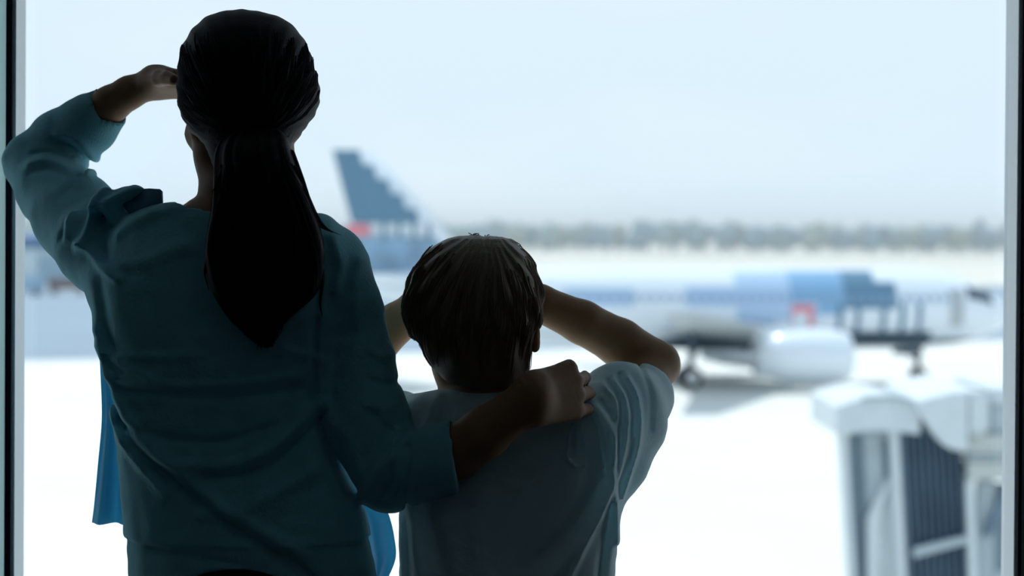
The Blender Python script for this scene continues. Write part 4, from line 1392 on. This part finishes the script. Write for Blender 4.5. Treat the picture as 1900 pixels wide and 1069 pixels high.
# ------------------------------------------------------------------ the boy
def build_boy():
    D0 = 2.64
    foot = W(940, 1000, D0)
    root = empty('person', (foot[0], foot[1], 0), 'smaller person with short brown hair and white T-shirt, both hands raised to the face', 'person')
    torso = Loft([(708, 862, 955, .034), (718, 838, 985, .048), (732, 802, 1050, .060), (752, 772, 1100, .072), (790, 752, 1128, .084), (850, 744, 1140, .090), (930, 741, 1144, .090), (1000, 741, 1144, .090), (1069, 742, 1142, .092), (1150, 742, 1142, .096), (1200, 745, 1140, .098)], D0)
    SRt = [(1085, 775, 2.62, 58), (1150, 752, 2.70, 70), (1188, 738, 2.77, 64)]
    drape = [(1120, 800, 2.64, 66), (1172, 800, 2.70, 50), (1150, 868, 2.69, 40), (1128, 930, 2.66, 18)]
    SLt = [(800, 785, 2.62, 52), (745, 765, 2.70, 30), (716, 758, 2.75, 30)]
    armR = [(1085, 775, 2.63, 46), (1170, 735, 2.76, 44), (1218, 678, 2.84, 42)]
    foreR = [(1218, 674, 2.84, 41), (1150, 636, 2.82, 44), (1080, 598, 2.79, 40), (1000, 562, 2.76, 34), (960, 545, 2.745, 28)]
    armL = [(800, 785, 2.63, 44), (725, 772, 2.74, 40), (662, 690, 2.83, 38)]
    foreL = [(662, 688, 2.83, 38), (735, 600, 2.80, 37), (775, 568, 2.78, 32), (800, 550, 2.76, 27)]
    C = W(884, 582, 2.62)
    YAW = math.radians(22)
    wr = W(955, 545, 2.745); wl = W(803, 550, 2.76)
    HR = hand_prims(wr, np.array((-0.95, 0.05, 0.1)), np.array((0, 0.95, 0.3)), np.array((0, 0, 1.0)), 0.72, (8, 12, 8))
    HL = hand_prims(wl, np.array((0.95, 0.05, 0.1)), np.array((0, 0.95, 0.3)), np.array((0, 0, 1.0)), 0.72, (8, 12, 8))

    def skin(P):
        d = torso(P, -0.018)
        d = smin(d, capsule(P, W(900, 660, 2.625), W(910, 745, 2.64), 0.042, 0.047), 0.04)
        d = smin(d, chain(P, armR), 0.02)
        d = smin(d, chain(P, foreR), 0.012)
        d = smin(d, chain(P, armL), 0.02)
        d = smin(d, chain(P, foreL), 0.012)
        d = smin(d, eval_prims(P, HR), 0.014)
        d = smin(d, eval_prims(P, HL), 0.014)
        for x in (845, 1040):
            hp = W(x, 1230, D0); kn = W(x, 1640, D0); kn[1] += 0.01
            ft = np.array((W(x, 2000, D0)[0], D0, 0.07))
            d = smin(d, capsule(P, hp, kn, 0.066, 0.045), 0.03)
            d = smin(d, capsule(P, kn, ft, 0.043, 0.030), 0.03)
            d = smin(d, capsule(P, ft - [0, 0, .03], ft + [0, 0.11, -0.045], 0.028, 0.022), 0.03)
        d = smin(d, head_prims(P, C, YAW, 0.90, 0.074), 0.02)
        er = ellipsoid(P, W(993, 622, 2.61), (0.0095, 0.017, 0.024))
        d = smin(d, smax(er, -ellipsoid(P, W(1002, 618, 2.615), (0.007, 0.012, 0.015)), 0.003), 0.006)
        return d
    body = iso_obj('body', skin, (-0.24, 2.42, 0.0), (0.28, 2.98, 1.42), 0.0040, M['skin_boy'], root, 2)
    eyes(C, YAW, 0.90, root)

    FOLD = [
        ([(1098, 745), (1118, 790), (1122, 840), (1132, 890), (1118, 930), (1080, 1000), (1050, 1060)], 6, 6),
        ([(1088, 752), (1108, 800), (1118, 860)], 5, -4), ([(1110, 750), (1134, 800), (1136, 860), (1140, 920), (1143, 1000)], 6, 6),
        ([(1112, 740), (1140, 775), (1144, 830)], 5, -4),
        ([(1122, 715), (1140, 740), (1140, 790), (1136, 850)], 5, 5), ([(1140, 705), (1160, 740), (1160, 800), (1145, 880)], 5, 5),
        ([(1132, 708), (1150, 745), (1150, 800)], 5, -4), ([(1165, 700), (1184, 740), (1186, 800), (1175, 860), (1155, 920)], 5, 5),
        ([(1152, 700), (1173, 745), (1172, 800)], 6, -4), ([(1196, 690), (1210, 740), (1208, 800)], 5, -3),
        ([(1060, 775), (1052, 800), (1050, 835), (1062, 850)], 5, 5), ([(1072, 775), (1080, 810), (1082, 850)], 5, 4), ([(1066, 780), (1066, 830)], 5, -4),
        ([(1072, 860), (1060, 920), (1045, 980)], 15, 4), ([(1120, 900), (1095, 960), (1040, 1030), (1000, 1069)], 12, 6), ([(1110, 890), (1060, 960), (1000, 1020)], 14, -5),
        ([(1135, 930), (1120, 990), (1110, 1060)], 8, -5), 
        ([(770, 930), (775, 1000), (790, 1069)], 14, 6), ([(760, 960), (760, 1069)], 8, -3), ([(800, 940), (815, 1000), (830, 1069)], 14, -5),
        ([(810, 735), (800, 760), (776, 800), (772, 830)], 6, 5), ([(816, 730), (832, 760), (838, 790)], 6, 4), ([(806, 760), (812, 800)], 9, -5),
        ([(845, 735), (900, 738), (950, 728)], 6, 3), ([(900, 900), (890, 980), (900, 1060)], 20, 3), ([(1000, 860), (950, 940), (960, 1040)], 20, -3),
        ([(770, 752), (756, 780), (752, 800)], 6, 4),
    ]
    hemc = W(1202, 728, 2.80)
    hemn = unit(W(1218, 712, 2.82) - W(1150, 752, 2.70))

    def shirt(P):
        d = torso(P)
        d = smax(d, -capsule(P, W(905, 680, 2.64), W(908, 703, 2.64), 0.050, 0.047, ((1, 0, 0), 0.8)), 0.006)
        s = smin(chain(P, SRt, 0.03), chain(P, drape, 0.03), 0.03)
        s = smax(s, (P - hemc) @ hemn, 0.006)
        s = smax(s, -smax(chain(P, [(a, b, c, r + 7) for a, b, c, r in armR]), -((P - hemc) @ hemn + 0.03), 0.003), 0.003)
        d = smin(d, s, 0.03)
        d = smin(d, chain(P, SLt, 0.03), 0.03)
        # loose cotton: wrinkles on the back
        d = d - 1.5 * folds(P, FOLD, D0, 2.80)
        d -= 0.0016 * vnoise(P, (45, 45, 30), 13) + 0.0006 * vnoise(P, (120, 60, 120), 14)
        return d
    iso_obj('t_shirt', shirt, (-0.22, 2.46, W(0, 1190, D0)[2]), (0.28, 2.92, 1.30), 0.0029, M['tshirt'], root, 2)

    hairL = Loft([(436, 862, 912, .020), (440, 838, 938, .036), (450, 816, 958, .054), (466, 795, 975, .070), (490, 774, 990, .084), (520, 758, 1001, .094), (555, 748, 1008, .098), (590, 748, 1006, .097), (620, 758, 994, .090),
                  (645, 772, 986, .082), (668, 790, 982, .074), (690, 808, 980, .062), (706, 828, 974, .054), (718, 850, 962, .045)], 2.62, 2.1)
    f = np.array((-math.sin(YAW), math.cos(YAW), 0.0))
    r_ = np.array((math.cos(YAW), math.sin(YAW), 0.0))
    fc = C + f * 0.085 + np.array((0, 0, -0.045))
    crown = W(905, 445, 2.57)
    earR = C + 0.9 * (r_ * 0.080 + f * 0.002 + np.array((0, 0, -0.024)))
    earL = C + 0.9 * (-r_ * 0.080 + f * 0.002 + np.array((0, 0, -0.024)))

    def hair(P):
        d = hairL(P)
        d = smax(d, -ellipsoid(P, fc, (0.086, 0.066, 0.070)), 0.010)
        d = smax(d, -ellipsoid(P, earL + np.array((-0.018, 0.012, -0.030)), (0.024, 0.032, 0.034)), 0.006)
        q = P - crown
        ang = np.arctan2(q[:, 0], -q[:, 2] + 0.02)
        d += 0.0016 * np.sin(ang * 34 + 2.2 * vnoise(P, (18, 18, 18), 21)) + 0.0010 * vnoise(P, (90, 60, 40), 22)
        part = np.hypot(P[:, 0] - W(903, 440, 2.6)[0], 0.0)
        d += 0.0022 * np.exp(-(part / 0.006) ** 2) * (P[:, 2] > W(0, 462, 2.6)[2])
        return d
    ho = iso_obj('hair', hair, (-0.16, 2.49, 1.15), (0.07, 2.75, 1.40), 0.0026, M['hair_boy'], root, 1)
    n = 1500
    v_ = rng.normal(size=(n, 3)); v_ /= np.linalg.norm(v_, axis=1)[:, None]
    v_ = v_[v_[:, 2] > -0.45]
    sd_ = C + np.array((0, 0, 0.01)) + v_ * np.array((0.088, 0.09, 0.09))
    sd_ = sd_[np.linalg.norm(sd_ - crown, axis=1) > 0.045]
    sd_ = sd_[np.linalg.norm((sd_ - fc) / np.array((0.09, 0.07, 0.075)), axis=1) > 1.1]
    def flow(P):
        q = P - crown
        k = q.copy(); k[:, 2] = -np.abs(q[:, 2]) * 1.3 - 0.035
        k += 0.012 * np.stack([vnoise(P, (40, 40, 40), 31), vnoise(P, (40, 40, 40), 32), vnoise(P, (40, 40, 40), 33)], 1)
        return k
    Vs, Fs = strands(hair, sd_, flow, 7, 0.0085, 0.0009, 0.0012)
    ok = np.isfinite(Vs).all()
    add_to_mesh(ho, Vs, Fs)

    def jeans(P):
        d = None
        hp0 = ellipsoid(P, W(942, 1210, D0), (0.135, 0.095, 0.11))
        d = hp0
        for x in (845, 1040):
            hp = W(x, 1230, D0); kn = W(x, 1640, D0); kn[1] += 0.01
            ft = np.array((W(x, 2000, D0)[0], D0, 0.02))
            d = smin(d, smin(capsule(P, hp, kn, 0.076, 0.058), capsule(P, kn, ft, 0.058, 0.052), 0.03), 0.03)
        return smax(d, 0.025 - P[:, 2], 0.003) - 0.0015 * vnoise(P, (30, 30, 60), 15)
    iso_obj('jeans', jeans, (-0.17, 2.50, 0.0), (0.17, 2.78, 0.93), 0.006, M['jeans'], root, 2)
    for x in (845, 1040):
        fx = W(x, 2000, D0)[0]
        def sh(P):
            d = capsule(P, (fx, D0 - 0.025, 0.032), (fx, D0 + 0.125, 0.028), 0.036, 0.034, ((0, 0, 1), 1.1))
            return smax(d, -P[:, 2] + 0.001, 0.004)
        iso_obj('shoe', sh, (fx - 0.06, D0 - 0.09, -0.01), (fx + 0.06, D0 + 0.2, 0.11), 0.006, M['sneaker'], root, 2)
build_boy()
